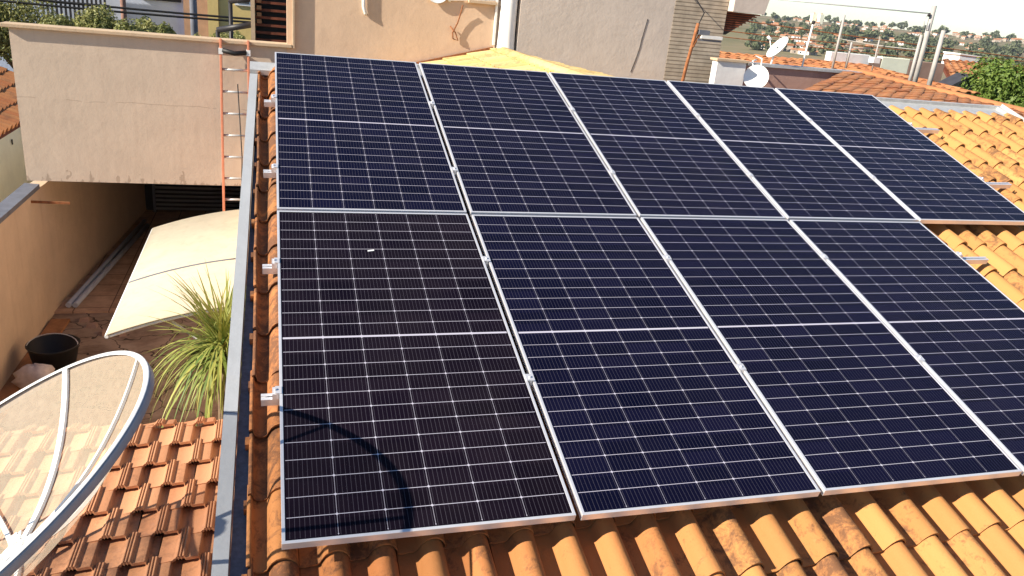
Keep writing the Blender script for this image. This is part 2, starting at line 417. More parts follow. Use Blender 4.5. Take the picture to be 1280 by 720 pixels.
# tile profiles: (p across 0..1, height as fraction of H, local)
ROMAN_FIRST = [(-.05, .040), (0, .046), (.035, .044), (.07, .008), (.15, -.006), (.27, -.006), (.345, .004), (.385, .024), (.44, .046), (.52, .062), (.61, .070), (.70, .070), (.78, .062), (.86, .044), (.915, .022), (.945, .0)]
ROMAN = [(-.06, -.004), (.05, -.008)] + ROMAN_FIRST[4:]
FRENCH = [(0, .002), (.10, .005), (.30, .011), (.33, .019), (.365, .022), (.37, .028), (.405, .030), (.41, .025), (.425, .025), (.43, .031), (.465, .031), (.47, .026), (.485, .026), (.49, .031), (.53, .031), (.555, .021), (.58, .020), (.62, .021), (.78, .024), (.81, .023), (.835, .000), (.98, -.002), (1.0, .0)]
def tile_roof(mb, P, u0, u1, v0, v1, pitch, course, prof, first=None, stagger=0, over=.055, lift=.022, thick=.013, jit=.0045, tintf=None, rows=3, hs=1.0, taper=.06, vmax=None):
    """P(u,v,n)->world. Courses start at v0 (low end) and climb to v1."""
    nr = int(math.ceil((v1 - v0) / course)); nc = int(math.ceil((u1 - u0) / pitch))
    for r in range(nr):
        sh = (r % 2) * stagger * pitch
        for c in range(-1 if stagger else 0, nc):
            pr = first if (first and c == 0) else prof
            ub = u0 + c * pitch + sh + rng.uniform(-jit, jit); vb = v0 + r * course + rng.uniform(-jit, jit) * 1.5
            dz = rng.uniform(-jit, jit) * .8; sk = rng.uniform(-jit, jit) * 1.2; ln = course + over
            if vmax and vb > vmax(ub): continue
            if vb + ln > v1 + .12: ln = max(.08, v1 + .06 - vb)
            tint = tintf(ub, vb) if tintf else (rng.random(), rng.random(), rng.random())
            vs = []; fs = []; n = len(pr)
            for i in range(rows):
                t = i / (rows - 1)
                for (p, h) in pr:
                    pc = .63 + (p - .63) * (1 + taper * (.5 - t)) if p > .3 else p
                    vs.append(P(ub + pc * pitch + sk * t, vb + t * ln, h * hs * (1 + taper * (.5 - t)) + lift * (1 - t) + dz))
            for i in range(rows - 1):
                for j in range(n - 1):
                    fs.append((i * n + j, i * n + j + 1, (i + 1) * n + j + 1, (i + 1) * n + j))
            mb.add(vs, fs, tint, True)
            # thickness at the low end (and its underside)
            lo = []
            for (p, h) in pr:
                pc = .63 + (p - .63) * (1 + taper * .5) if p > .3 else p
                a = P(ub + pc * pitch, vb, h * hs * (1 + taper * .5) + lift + dz)
                lo.append((a, P(ub + pc * pitch, vb + .002, h * hs * (1 + taper * .5) + lift + dz - thick), P(ub + pc * pitch, vb + ln * .4, h * hs + lift * .6 + dz - thick)))
            vs = [q for tri in lo for q in tri]; fs = []
            for j in range(n - 1):
                fs.append((3 * j, 3 * j + 1, 3 * j + 4, 3 * j + 3)); fs.append((3 * j + 1, 3 * j + 2, 3 * j + 5, 3 * j + 4))
            mb.add(vs, fs, tint, False)
            if pr is first:   # free left edge gets a flank
                p0 = pr[0]
                a = [P(ub + p0[0] * pitch, vb + t * ln, p0[1] * hs + lift * (1 - t) + dz) for t in (0, 1)]
                b = [P(ub + p0[0] * pitch, vb + t * ln, p0[1] * hs + lift * (1 - t) + dz - .035) for t in (0, 1)]
                mb.quad(a[0], a[1], b[1], b[0], tint)
                # interlocking lug under the seam
                q = ub + p0[0] * pitch
                mb.hexa([P(q - .016, vb - .055, .0), P(q + .004, vb - .055, .0), P(q + .004, vb - .012, .0), P(q - .016, vb - .012, .0),
                         P(q - .016, vb - .055, .038), P(q + .004, vb - .055, .038), P(q + .004, vb - .012, .038), P(q - .016, vb - .012, .038)], tint)

# ------------------------------------------------------------------ ground
def gz(x, y):
    D = math.hypot(x - CAM.x, y - CAM.y)
    pts = [(0, -3.45), (26, -3.5), (60, -5.0), (140, -14), (300, -27), (600, -33), (1000, -27), (1500, -12.0), (2000, 2.0), (2400, 9.0), (4000, -10), (8000, -40)]
    for (a, ha), (b, hb) in zip(pts, pts[1:]):
        if D <= b:
            h = ha + (hb - ha) * (D - a) / (b - a); break
    else: h = pts[-1][1]
    if D > 200: h += 2.2 * math.sin(x * .006 + y * .003) * min(1, (D - 200) / 500)
    return h
mb = MB(); NA = 120; rad = [0, 6, 14, 26, 40, 60, 90, 140, 210, 300, 420, 560, 700, 850, 1000, 1200, 1400, 1600, 1800, 2000, 2200, 2400, 2700]
vs = []; fs = []
for r_ in rad:
    for j in range(NA):
        a = 2 * math.pi * j / NA; x = r_ * math.sin(a); y = -4.6 + r_ * math.cos(a); vs.append((x, y, gz(x, y)))
for i in range(len(rad) - 1):
    for j in range(NA):
        k = (j + 1) % NA; fs.append((i * NA + j, i * NA + k, (i + 1) * NA + k, (i + 1) * NA + j))
mb.add(vs, fs, None, True); struct(mb.build('ground', 'ground'))
mb = MB(); mb.box((-3.6, -6, -3.44), (0, 6.62, -3.40)); struct(mb.build('patio_floor', 'patio'))
mb = MB(); mb.box((-3.2, 6.62, -3.44), (0, 11.8, -3.37)); struct(mb.build('garage_floor', 'floor_tile'))
mb = MB(); mb.box((-30, 13.0, -3.52), (40, 18.2, -3.40)); struct(mb.build('road', 'asphalt'))
mb = MB(); mb.box((-30, 11.85, -3.5), (40, 13.0, -3.34)); struct(mb.build('pavement', 'concrete_grey'))

# ------------------------------------------------------------------ our house
house = thing('house', 'low house under orange barrel tiles that carries the solar panels', 'house', (3.6, -.3, -3.4))
TN = -.168          # plane the tile pans lie on; barrel crests reach about -.09
def P_main(u, v, h): return rf(u, v + .050 * min(3.4, max(0.0, u)) * max(0.0, (2.0 - v) / 5.6), TN + h)
def tint_main(u, v):
    y = min(1, max(0, (u - .3) / 4.0)) * .75 + rng.uniform(0, .35)
    return (min(1, y), min(1, max(0, .5 + rng.gauss(0, .16))), min(1, max(0, rng.random() * .8 + (.35 if u < .3 else 0))))
mb = MB(); tile_roof(mb, P_main, -.116, 7.6, -3.62, 2.24, .19, .337, ROMAN, ROMAN_FIRST, tintf=tint_main)
mb.build('tile_roof', 'tile', house)
mb = MB()          # plain under-roof closes the roof below the tiles
p = [rf(-.10, -3.6, TN - .10), rf(7.6, -3.6, TN - .10), rf(7.6, 2.3, TN - .10), rf(-.10, 2.3, TN - .10)]
q = [a + NV * .06 for a in p]; mb.hexa(p + q); mb.build('roof_deck', 'dark_wood', house)
mb = MB(); zt = lambda y: y * math.tan(SL) - .40
for (x0, x1, y0, y1) in [(-.10, 0.05, -3.2, 2.3), (7.45, 7.6, -3.2, 2.3)]:
    mb.hexa([(x0, y0, -3.42), (x1, y0, -3.42), (x1, y1, -3.42), (x0, y1, -3.42), (x0, y0, zt(y0)), (x1, y0, zt(y0)), (x1, y1, zt(y1)), (x0, y1, zt(y1))])
mb.box((.05, -3.2, -3.42), (7.45, -3.05, zt(-3.2) - .02)); mb.box((-.10, 2.3, -3.42), (7.6, 2.45, .33))
mb.box((-.31, 2.451, -3.42), (-.16, 6.58, -.9))
mb.build('wall', 'wall_tan', house)
# left box gutter: flat flange, trough
def gq(mb, a, b, c, d, th=.003):
    n = (Vector(b) - Vector(a)).cross(Vector(d) - Vector(a)).normalized() * th
    mb.hexa([Vector(x) - n for x in (a, b, c, d)] + [Vector(x) for x in (a, b, c, d)])
mb = MB()
va, vb = -3.7, 2.12
ol = lambda v: -.190 - .0135 * (2.1 - v); il = lambda v: ol(v) + .058
cuts = [va, -1.475, -1.467, vb]
for a, b in ((va, -1.473), (-1.467, vb)):
    mb.hexa([rf(ol(a), a, -.20), rf(il(a), a, -.20), rf(il(b), b, -.20), rf(ol(b), b, -.20), rf(ol(a), a, -.125), rf(il(a), a, -.125), rf(il(b), b, -.125), rf(ol(b), b, -.125)])
mb.hexa([rf(ol(-1.473), -1.473, -.20), rf(il(-1.473), -1.473, -.20), rf(il(-1.467), -1.467, -.20), rf(ol(-1.467), -1.467, -.20), rf(ol(-1.473), -1.473, -.129), rf(il(-1.473), -1.473, -.129), rf(il(-1.467), -1.467, -.129), rf(ol(-1.467), -1.467, -.129)])
gut = mb.build('gutter', 'flange', house)
mb = MB()
mb.hexa([rf(il(va) + .002, va, -.215), rf(-.06, va, -.215), rf(-.06, vb, -.215), rf(il(vb) + .002, vb, -.215), rf(il(va) + .002, va, -.185), rf(-.06, va, -.185), rf(-.06, vb, -.185), rf(il(vb) + .002, vb, -.185)])
mb.build('trough', 'galv_shade', gut)
# top flashing and right verge flashing
mb = MB()
def strip(mb, u0, u1, prof, th=.004):
    for (v0, n0), (v1, n1) in zip(prof, prof[1:]):
        a, b, c, d = rf(u0, v0, n0), rf(u1, v0, n0), rf(u1, v1, n1), rf(u0, v1, n1)
        nn = (b - a).cross(d - a).normalized() * th
        mb.hexa([a - nn, b - nn, c - nn, d - nn, a, b, c, d])
strip(mb, -.19, 0.6, [(2.125, -.135), (2.128, -.095), (2.26, -.085)])
strip(mb, .6, 7.66, [(2.262, -.16), (2.268, -.122), (2.45, -.128), (2.454, -.098), (2.475, -.097)])
mb.build('top_flashing', 'galv', house)
mb = MB()
for (a, b, h) in ((7.60, 7.66, -.10), (7.66, 7.665, -.07)):
    mb.hexa([rf(a, -1.5, -.17), rf(b, -1.5, -.17), rf(b, 2.47, -.17), rf(a, 2.47, -.17), rf(a, -1.5, h), rf(b, -1.5, h), rf(b, 2.47, h), rf(a, 2.47, h)])
mb.build('verge_flashing', 'galv', house)

# ------------------------------------------------------------------ solar panels
def frame_mesh():
    mb = MB(); fw = .013; t = PT
    mb.box((0, 0, -t), (PW, fw, 0)); mb.box((0, PL - fw, -t), (PW, PL, 0))
    mb.box((0, fw, -t), (fw, PL - fw, 0)); mb.box((PW - fw, fw, -t), (PW, PL - fw, 0))
    return mb
def glass_mesh():
    mb = MB(); e = .0128; mb.box((e, e, -.008), (PW - e, PL - e, -.0022)); return mb
def back_mesh():
    mb = MB(); mb.box((.0131, .0131, -.0105), (PW - .0131, PL - .0131, -.0085)); return mb
g = [0, .028, .022, .022, .022]
us = []; u = 0
for i in range(5): u += g[i] if i else 0; us.append(u); u += PW
order = ['first', 'second', 'third', 'fourth', 'fifth']
proto = None; panels = []
LT = -math.atan(.0271)
for row, cnt in (('upper', 5), ('lower', 4)):
    for c in range(cnt):
        jz = rng.uniform(-.003, .003)
        if row == 'upper': mat = Matrix.Translation(rf(us[c], 0.0, jz)) @ RMAT
        else:
            rt = Matrix.Rotation(LT, 4, 'X')
            mat = Matrix.Translation(rf(us[c], -.021, -.003 + jz)) @ RMAT @ rt @ Matrix.Translation((0, -PL, 0))
        lab = '%s row solar panel, %s from the gutter side%s' % (row, order[c], {('upper', 4): ', with bare tiles below it', ('lower', 0): ', with curved shadow and a white speck', ('lower', 3): ', cut by the photo edge', ('upper', 0): ', nearest the ladder'}.get((row, c), ''))
        if proto is None:
            o = thing('solar_panel', lab, 'solar panel', mat=mat, group='solar panels on the tiled roof')
            frame_mesh().build('frame', 'alu', o, local=True, bevel=.0012); glass_mesh().build('glass', 'cells', o, local=True)
            back_mesh().build('backsheet', 'white_metal', o, local=True)
            proto = o
        else:
            o = copy_tree(proto); o.matrix_world = mat; o['label'] = lab
            if row == 'lower' and c == 0:
                for ch in o.children:
                    if ch.name.startswith('glass'):
                        ch.data = ch.data.copy(); ch.data.materials[0] = MATS['cells_warm']
        panels.append(o)

# rails and clamps
rl = [('upper', 1.47, 1.66, 6.13), ('upper', .48, .66, 6.12), ('lower', -.53, -.45, 4.89), ('lower', -1.51, -1.47, 4.88)]
nm = ['topmost', 'second from the top', 'third from the top', 'lowest']
for i, (row, v0, v1, ue) in enumerate(rl):
    nz = 0.0 if row == 'upper' else -v0 * .027
    mb = MB(); a, b = rf(-.078, v0, nz - .056), rf(ue, v1, nz - .056)
    t = (b - a).normalized(); sd_ = NV.cross(t).normalized()
    for (o0, o1, h0, h1) in ((-.019, .019, -.019, -.015), (-.019, -.015, -.015, .019), (.015, .019, -.015, .019), (-.015, -.004, .015, .019), (.004, .015, .015, .019), (-.015, .015, -.001, .002)):
        pp = []
        for h in (h0, h1):
            for (e, oo) in ((a, o0), (b, o0), (b, o1), (a, o1)): pp.append(e + sd_ * oo + NV * h)
        mb.hexa(pp)
    o = mb.build('mounting_rail', 'alu'); tag(o, 'silver aluminium rail under the %s row of panels, %s of the four' % (row, nm[i]), 'rail', 'rails under the panels')
    origin_to_base(o)
    ends = [('left', -.018, v0)] + [('mid', us[c] - g[c] / 2, v0 + (v1 - v0) * us[c] / 6) for c in range(1, 5 if row == 'upper' else 4)]
    ends.append(('right', (us[4] if row == 'upper' else us[3]) + PW + .016, v1))
    for kind, u, v in ends:
        mb = MB(); z = nz + (.003 if row == 'upper' else .0)
        c = lambda x0, x1, n0, n1, dv=.022: mb.hexa([rf(u + x0, v - dv, n0), rf(u + x1, v - dv, n0), rf(u + x1, v + dv, n0), rf(u + x0, v + dv, n0), rf(u + x0, v - dv, n1), rf(u + x1, v - dv, n1), rf(u + x1, v + dv, n1), rf(u + x0, v + dv, n1)])
        if kind == 'mid': c(-.021, .021, z + .0012, z + .0045); c(-.008, .008, z - .036, z + .001)
        elif kind == 'left': c(-.012, .014, z - .036, z - .002); c(.0, .027, z + .0012, z + .0045)
        else: c(-.014, .010, z - .036, z - .002); c(-.027, .0, z + .0012, z + .0045)
        mb.tube([rf(u, v, z + .004), rf(u, v, z + .011)], .006, 6)
        o = mb.build('panel_clamp', 'alu')
        where = {'left': 'silver end clamp at the gutter end of the %s rail' % nm[i], 'right': 'silver end clamp at the far end of the %s rail' % nm[i]}.get(kind)
        if where is None:
            k = [j for j in range(1, 5) if abs(us[j] - g[j] / 2 - u) < .01][0]
            where = 'silver mid clamp on the %s rail after the %s panel' % (nm[i], order[k - 1])
        tag(o, where, 'clamp', 'clamps holding the panels'); origin_to_base(o)
# speck on the lower first panel
a = panels[5].matrix_world
mb = MB()
for cx, cy, ln, wd in ((.5, 1.87, .018, .006),):
    mb.hexa([a @ Vector((cx + sx * ln, cy + sy * wd + sx * .004, z)) for z in (-.0015, .001) for sx, sy in ((-1, -1), (1, -1), (1, 1), (-1, 1))])
o = mb.build('plastic_scrap', 'white_metal'); tag(o, 'tiny white scrap lying on the lower first solar panel', 'scrap'); origin_to_base(o)

# ------------------------------------------------------------------ mesh dish
DC = Vector((-1.011, -2.120, -.416)); DR = .706; DN = Vector((-.549, -.019, .836)).normalized(); DD = .27
e1 = DN.cross(Vector((0, 0, 1))).normalized(); e2 = DN.cross(e1)
dish = thing('satellite_dish', 'large white perforated mesh satellite dish on the low tiled roof', 'satellite dish', (DC - DN * DD).to_tuple())
DM = Matrix((e1, e2, DN)).transposed().to_4x4(); DM.translation = DC - DN * DD   # local frame: vertex at origin, axis z
dish.matrix_world = DM
def para(r, a, off=0): return Vector((r * math.cos(a), r * math.sin(a), DD * (r / DR) ** 2 + off))
mb = MB(); NR_, NS = 10, 72; vs = []; fs = []
for i in range(NR_ + 1):
    r_ = .05 + (DR - .05) * i / NR_
    for j in range(NS): vs.append(para(r_, 2 * math.pi * j / NS))
for i in range(NR_):
    for j in range(NS):
        k = (j + 1) % NS; fs.append((i * NS + j, i * NS + k, (i + 1) * NS + k, (i + 1) * NS + j))
mb.add(vs, fs, None, True); mb.build('reflector', 'mesh', dish, local=True)
mb = MB(); mb.lathe([(DR - .012, DD + .004), (DR + .004, DD + .006), (DR + .006, DD - .003)], (0, 0, 0), n=96)
mb.lathe([(DR + .006, DD - .003), (DR + .004, DD - .026), (DR - .004, DD - .028), (DR - .002, DD - .004)], (0, 0, 0), n=96)
mb.build('rim', 'rim_side', dish, local=True)
mb = MB(); mb.lathe([(DR - .014, DD + .006), (DR + .004, DD + .009), (DR + .0065, DD + .004)], (0, 0, 0), n=96); mb.build('rim_edge', 'white_metal', dish, local=True)
def dish_dir(P):   # angle of a world point round the dish axis
    d = Vector(P) - DC; return math.atan2(d.dot(e2), d.dot(e1))
for kk in range(8):
    a = R(338 - 44.0 * kk) if kk < 2 else R(294 - 45.2 * (kk - 1))
    mb = MB(); N = 14; hw = .0125 if kk == 0 else .008
    for i in range(N):
        r0 = .06 + (DR - .07) * i / N; r1 = .06 + (DR - .07) * (i + 1) / N
        tdir = Vector((-math.sin(a), math.cos(a), 0)) * hw
        p0, p1 = para(r0, a, .003), para(r1, a, .003)
        up = Vector((0, 0, .012))
        mb.hexa([p0 - tdir, p0 + tdir, p1 + tdir, p1 - tdir, p0 - tdir + up, p0 + tdir + up, p1 + tdir + up, p1 - tdir + up])
    mb.build('rib', 'white_metal', dish, local=True)
mb = MB(); mb.lathe([(0, .02), (.05, .02), (.058, .012), (.075, .012), (.075, -.02), (0, -.02)], (0, 0, 0), n=24)
for a in (10, 100, 190, 280):
    rm = Matrix.Rotation(R(a), 4, 'Z'); mb.box((.03, -.022, .013), (.105, .022, .020), rm); mb.box((.09, -.010, .02), (.10, .010, .026), rm)
mb.build('hub', 'white_metal', dish, local=True)
foc = Vector((0, 0, DD + .19))
for a in (75, 165, 120):
    mb = MB(); mb.tube([para(DR - .01, R(a), .0), foc], .0055, 6); mb.build('feed_strut', 'white_metal', dish, local=True)
mb = MB(); mb.lathe([(0, -.05), (.03, -.05), (.055, 0), (.055, .02), (.025, .03), (.025, .10), (0, .10)], foc, n=20); mb.build('feed_horn', 'white_metal', dish, local=True)
mb = MB(); DI = DM.inverted(); base = Vector((-.99, -2.12, -1.20)); top = Vector((-.95, -2.115, -.74))
mb.tube([DI @ base, DI @ top], .025, 12); mb.tube([DI @ top, Vector((0, 0, -.02))], .02, 10)
for dx, dy in ((.2, .16), (.2, -.16), (-.24, 0)):
    mb.tube([DI @ (base + Vector((dx, dy, -.02))), DI @ (base + Vector((0, 0, .28)))], .012, 8)
mb.build('mast', 'rim_side', dish, local=True)

# ------------------------------------------------------------------ low outbuilding roof beside the gutter
shed = thing('outbuilding', 'low outbuilding under a ribbed orange tile roof below the mesh dish', 'outbuilding', (-1.6, -1.9, -3.4))
SL2 = R(2.0); U2, V2, N2 = Vector((1, 0, 0)), Vector((0, math.cos(SL2), math.sin(SL2))), Vector((0, -math.sin(SL2), math.cos(SL2)))
LO = Vector((-.27, -.63, -1.06))
def P_low(u, v, h): return LO + U2 * u + V2 * v + N2 * h
mb = MB()
def tl(u, v): return (rng.random(), min(1, max(0, .5 + rng.gauss(0, .07))), rng.random() * .7)
tile_roof(mb, P_low, -3.0, .06, -3.0, .0, .205, .175, FRENCH, None, stagger=.5, lift=.024, thick=.016, jit=.003, tintf=tl, hs=1.05, taper=0, over=.04)
mb.build('tile_roof', 'tile_low', shed)
mb = MB(); pp = [P_low(-3.0, -3.2, -.09), P_low(.05, -3.2, -.09), P_low(.05, -.03, -.09), P_low(-3.0, -.03, -.09)]; mb.hexa(pp + [q + N2 * .05 for q in pp]); mb.build('roof_deck', 'dark_wood', shed)
mb = MB(); mb.box((-3.2, -.62, -3.42), (-.3, -.47, -1.17)); mb.build('wall', 'wall_patio', shed)
mb = MB(); mb.box((-2.6, -.468, -3.40), (-1.8, -.43, -1.4)); mb.build('door', 'dark_wood', shed)

# ------------------------------------------------------------------ patio: boundary wall, neighbour house
bw = thing('boundary_wall', 'tan boundary wall with a slate grey coping along the sunken patio', 'wall', (-3.05, 3, -3.42))
mb = MB(); mb.hexa([(-3.23, -4, -3.42), (-3.05, -4, -3.42), (-2.93, 6.6, -3.42), (-3.11, 6.6, -3.42), (-3.23, -4, -1.62), (-3.05, -4, -1.62), (-2.93, 6.6, -1.62), (-3.11, 6.6, -1.62)])
mb.hexa([(-3.11, 6.603, -3.42), (-2.93, 6.603, -3.42), (-2.44, 11.9, -3.42), (-2.62, 11.9, -3.42), (-3.11, 6.603, -1.62), (-2.93, 6.603, -1.62), (-2.44, 11.9, -1.62), (-2.62, 11.9, -1.62)])
mb.build('wall', 'wall_patio', bw)
mb = MB(); mb.hexa([(-3.22, -4, -1.617), (-3.03, -4, -1.617), (-2.91, 6.55, -1.617), (-3.08, 6.55, -1.617), (-3.22, -4, -1.55), (-3.03, -4, -1.56), (-2.91, 6.55, -1.56), (-3.08, 6.55, -1.55)])
mb.build('coping', 'grey_paint', bw)
mb = MB(); mb.bar((-2.95, 6.2, -1.70), (-2.50, 6.2, -1.71), .02, .03); mb.build('hinge_bar', 'rust', bw)
nb = thing('neighbour_house', 'cream house with sunlit orange tiled eave left of the tan parapet', 'house', (-6, 10, -3.42))
mb = MB(); mb.box((-9, 7.0, -3.42), (-4.03, 13.0, -1.45)); mb.build('wall', 'wall_cream', nb)
def P_nb(u, v, h):      # u runs along -Y, v climbs towards -X
    return Vector((-3.93 - v * math.cos(R(20)), 13.2 - u, -1.42 + v * math.sin(R(20)))) + Vector((math.sin(R(20)), 0, math.cos(R(20)))) * h
mb = MB(); tile_roof(mb, P_nb, 0, 6.2, 0, 3.6, .21, .36, ROMAN, None, tintf=tl, rows=2)
mb.build('tile_roof', 'tile_far', nb)
mb = MB(); pp = [P_nb(0, .03, -.09), P_nb(6.2, .03, -.09), P_nb(6.2, 3.6, -.09), P_nb(0, 3.6, -.09)]; mb.hexa(pp + [q + Vector((0, 0, .06)) for q in pp]); mb.build('roof_deck', 'dark_wood', nb)
mb = MB(); mb.bar((-4.015, 9.6, -1.62), (-4.015, 9.6, -1.70), .03, .012, (1, 0, 0)); mb.build('wall_hook', 'black_metal', nb)

# ------------------------------------------------------------------ garage front and tall neighbouring building
YW = 6.6
gar = thing('parapet_slab', 'tan rendered parapet slab over the dark garage opening behind the ladder', 'parapet wall', (-1.4, YW, -1.5))
mb = MB(); mb.box((-3.06, YW, -1.53), (.16, YW + .14, .35)); mb.build('wall', 'wall_front', gar)
mb = MB(); mb.box((-3.14, YW - .06, .352), (.225, YW + .20, .40)); mb.build('coping', 'coping', gar, bevel=.008)
mb = MB(); mb.box((-3.06, YW + .142, -1.53), (.1, 11.9, -1.40)); mb.box((-.35, YW + .142, -3.42), (-.22, 11.9, -1.535)); mb.build('ceiling', 'concrete_grey', gar)
gate = thing('garage_gate', 'dark slatted metal gate at the back of the garage opening', 'gate', (-1.2, 11.75, -3.37))
mb = MB()
for i in range(10):
    mb.box((-2.25, 11.70, -3.33 + i * .085), (-.36, 11.74, -3.285 + i * .085))
mb.build('slats', 'concrete_grey', gate)
mb = MB()
for i in range(28): mb.tube([(-2.22 + i * .068, 11.72, -2.47), (-2.22 + i * .068, 11.72, -1.56)], .011, 6)
mb.box((-2.27, 11.69, -2.50), (-.36, 11.75, -2.46)); mb.box((-2.30, 11.68, -3.37), (-2.251, 11.76, -1.54)); mb.build('bars', 'grey_paint', gate)
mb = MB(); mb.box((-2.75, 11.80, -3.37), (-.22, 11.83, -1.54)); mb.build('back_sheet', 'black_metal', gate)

tb = thing('tall_building', 'tall tan and grey rendered building rising behind the solar panels', 'building', (3, 7.2, -3.42))
mb = MB(); mb.box((.163, YW + .004, -3.42), (2.985, YW + .30, 2.6)); mb.build('wall', 'wall_tan', tb)
mb = MB(); mb.box((.228, YW - .055, .352), (.262, YW - .001, 2.5)); mb.build('corner_trim', 'coping', tb, bevel=.006)
mb = MB(); mb.box((3.27, YW - .14, -3.42), (5.60, YW + .30, 2.6)); mb.box((2.99, YW + .04, -3.42), (3.265, YW + .30, 2.6))
wg = mb.build('wall', 'wall_grey', tb); wg['label'] = 'grey wall right of the white pipe'
mb = MB(); mb.box((5.603, YW - .145, -3.42), (6.46, YW + .30, 1.62)); wb = mb.build('wall', 'blocks', tb); wb['label'] = 'bare grooved block end of the wall'
mb = MB(); mb.box((2.55, YW - .07, 1.125), (2.955, YW + .0, 1.17)); mb.build('ledge', 'coping', tb, bevel=.006)
mb = MB(); mb.bar((2.957, YW - .02, .60), (2.957, YW - .02, 2.2), .03, .03, (0, 1, 0)); mb.build('corner_strip', 'wall_white', tb)
# eave at the right end: fascia and slatted soffit
mb = MB(); mb.hexa([(6.47, YW - .30, 1.36), (7.00, YW - .30, 1.36), (7.10, YW + .9, 1.36), (6.47, YW + .9, 1.36), (6.47, YW - .30, 1.66), (7.06, YW - .30, 1.66), (7.16, YW + .9, 1.66), (6.47, YW + .9, 1.66)])
mb.build('eave_fascia', 'wall_grey', tb)
mb = MB()
for i in range(9):
    z = 1.345 - i * .032; x1 = 7.06 - i * .055
    mb.box((6.465, YW - .10, z - .011), (x1, YW + .8, z + .008))
mb.build('soffit_slats', 'dark_wood', tb)
mb = MB(); mb.hexa([(6.463, YW + .02, 1.02), (6.60, YW + .02, 1.02), (6.60, YW + .85, 1.02), (6.463, YW + .85, 1.02), (6.463, YW + .02, 1.355), (7.09, YW + .02, 1.355), (7.09, YW + .85, 1.355), (6.463, YW + .85, 1.355)]); mb.build('soffit', 'black_metal', tb)
# cables fixed to it
def cable(name, pts, r, label, mat='black_rubber', group=None, sag=0, n=14):
    if sag:
        a, b = Vector(pts[0]), Vector(pts[-1]); pts = [a.lerp(b, i / n) - Vector((0, 0, sag * 4 * (i / n) * (1 - i / n))) for i in range(n + 1)]
    mb = MB(); mb.tube(pts, r, 5); o = mb.build(name, mat); tag(o, label, name.replace('_', ' '), group); return origin_to_base(o)
cable('wall_cable', [(5.05, YW - .143, .38), (5.11, YW - .143, .60), (5.14, YW - .143, .74), (5.15, YW - .143, .85), (5.19, YW - .143, 1.08), (5.20, YW - .143, 1.14)], .0045, 'thin dark cable running down the grey wall right of the pipe', 'black_rubber')
cable('hanging_cable', [(2.47, YW - .06, 1.09), (2.45, YW - .04, .97), (2.42, YW - .03, .85), (2.36, YW - .03, .72), (2.37, YW - .03, .64), (2.44, YW - .03, .62), (2.40, YW - .03, .72), (2.32, YW - .03, .80)], .010, 'short tangled cable hanging below the ledge on the tan wall', 'rust')
pipe = thing('vent_pipe', 'thick white vent pipe standing on the yellow tiles in the wall corner', 'pipe', (3.13, 6.56, .40))
mb = MB(); mb.lathe([(.165, -.05), (.15, .02), (.13, .10), (.122, .22), (.116, .40), (.114, .8), (.114, 1.7)], (3.13, 6.56, .40), n=24); mb.build('shaft', 'white_pipe', pipe)
mb = MB(); mb.lathe([(.185, -.06), (.18, -.03), (.15, -.02)], (3.13, 6.56, .40), n=24); mb.build('collar', 'rust', pipe)
mb = MB(); mb.tube([(1.17, YW - .01, .86), (1.17, YW - .03, .87), (1.14, YW - .03, .95), (1.12, YW - .03, 1.5)], .022, 12); o = mb.build('wall_tube', 'wall_white'); tag(o, 'short white tube bracket hanging down the tan wall above the panels', 'tube'); origin_to_base(o)
# antenna bracket with small dish bottom on the tan wall
ab = thing('wall_antenna', 'pale antenna dish bottom on a bracket at the top of tan wall', 'antenna', (2.2, YW - .3, 1.3))
mb = MB(); mb.lathe([(0, .0), (.08, .006), (.15, .022), (.16, .026), (.15, .018), (.07, .0), (0, -.01)], (2.12, YW - .015, 1.235), (-.05, -1, .05), 24); mb.build('dish', 'white_metal', ab)
mb = MB(); mb.tube([(2.30, YW, 1.12), (2.28, YW - .03, 1.13), (2.24, YW - .04, 1.22)], .016, 8); mb.tube([(2.25, YW - .02, 1.14), (2.95, YW - .02, 1.19)], .012, 6); mb.build('bracket', 'white_metal', ab)
# ridge of yellow tiles below the corner
yr = thing('yellow_tile_roof', 'small yellow tiled roof between the panels and the tall building', 'roof', (3, 4.5, .3))
RX, RZ = 3.0, .52
def P_yl(u, v, h):  # left slope: columns run down towards -X ; v climbs to ridge
    return Vector((RX - (1.8 - v) * math.cos(R(15)), 2.75 + u, RZ - (1.8 - v) * math.sin(R(15)))) + Vector((-math.sin(R(15)), 0, math.cos(R(15)))) * (h - .03)
def P_yr(u, v, h):
    return Vector((RX + (2.6 - v) * math.cos(R(8.5)), 6.5 - u, RZ - (2.6 - v) * math.sin(R(8.5)))) + Vector((math.sin(R(8.5)), 0, math.cos(R(8.5)))) * (h - .03)
mb = MB(); tile_roof(mb, P_yl, 0, 3.75, 0, 1.8, .19, .34, ROMAN, None, tintf=tl, rows=2); tile_roof(mb, P_yr, 0, 3.7, 0, 2.6, .19, .34, ROMAN, None, tintf=tl, rows=2)
mb.build('tiles', 'tile_yellow', yr)
mb = MB(); mb.tube([(RX, 2.7, RZ + .02), (RX, 6.2, RZ + .02)], .07, 10); mb.build('ridge_tile', 'tile_yellow', yr)
mb = MB(); mb.box((1.3, 2.8, -.5), (5.5, 6.5, .02)); mb.build('wall', 'wall_tan', yr)
# dark joint along the tan wall
mb = MB(); mb.bar((1.6, YW - .03, .19), (2.95, YW - .03, .55), .04, .05); mb.build('joint', 'rust', yr)

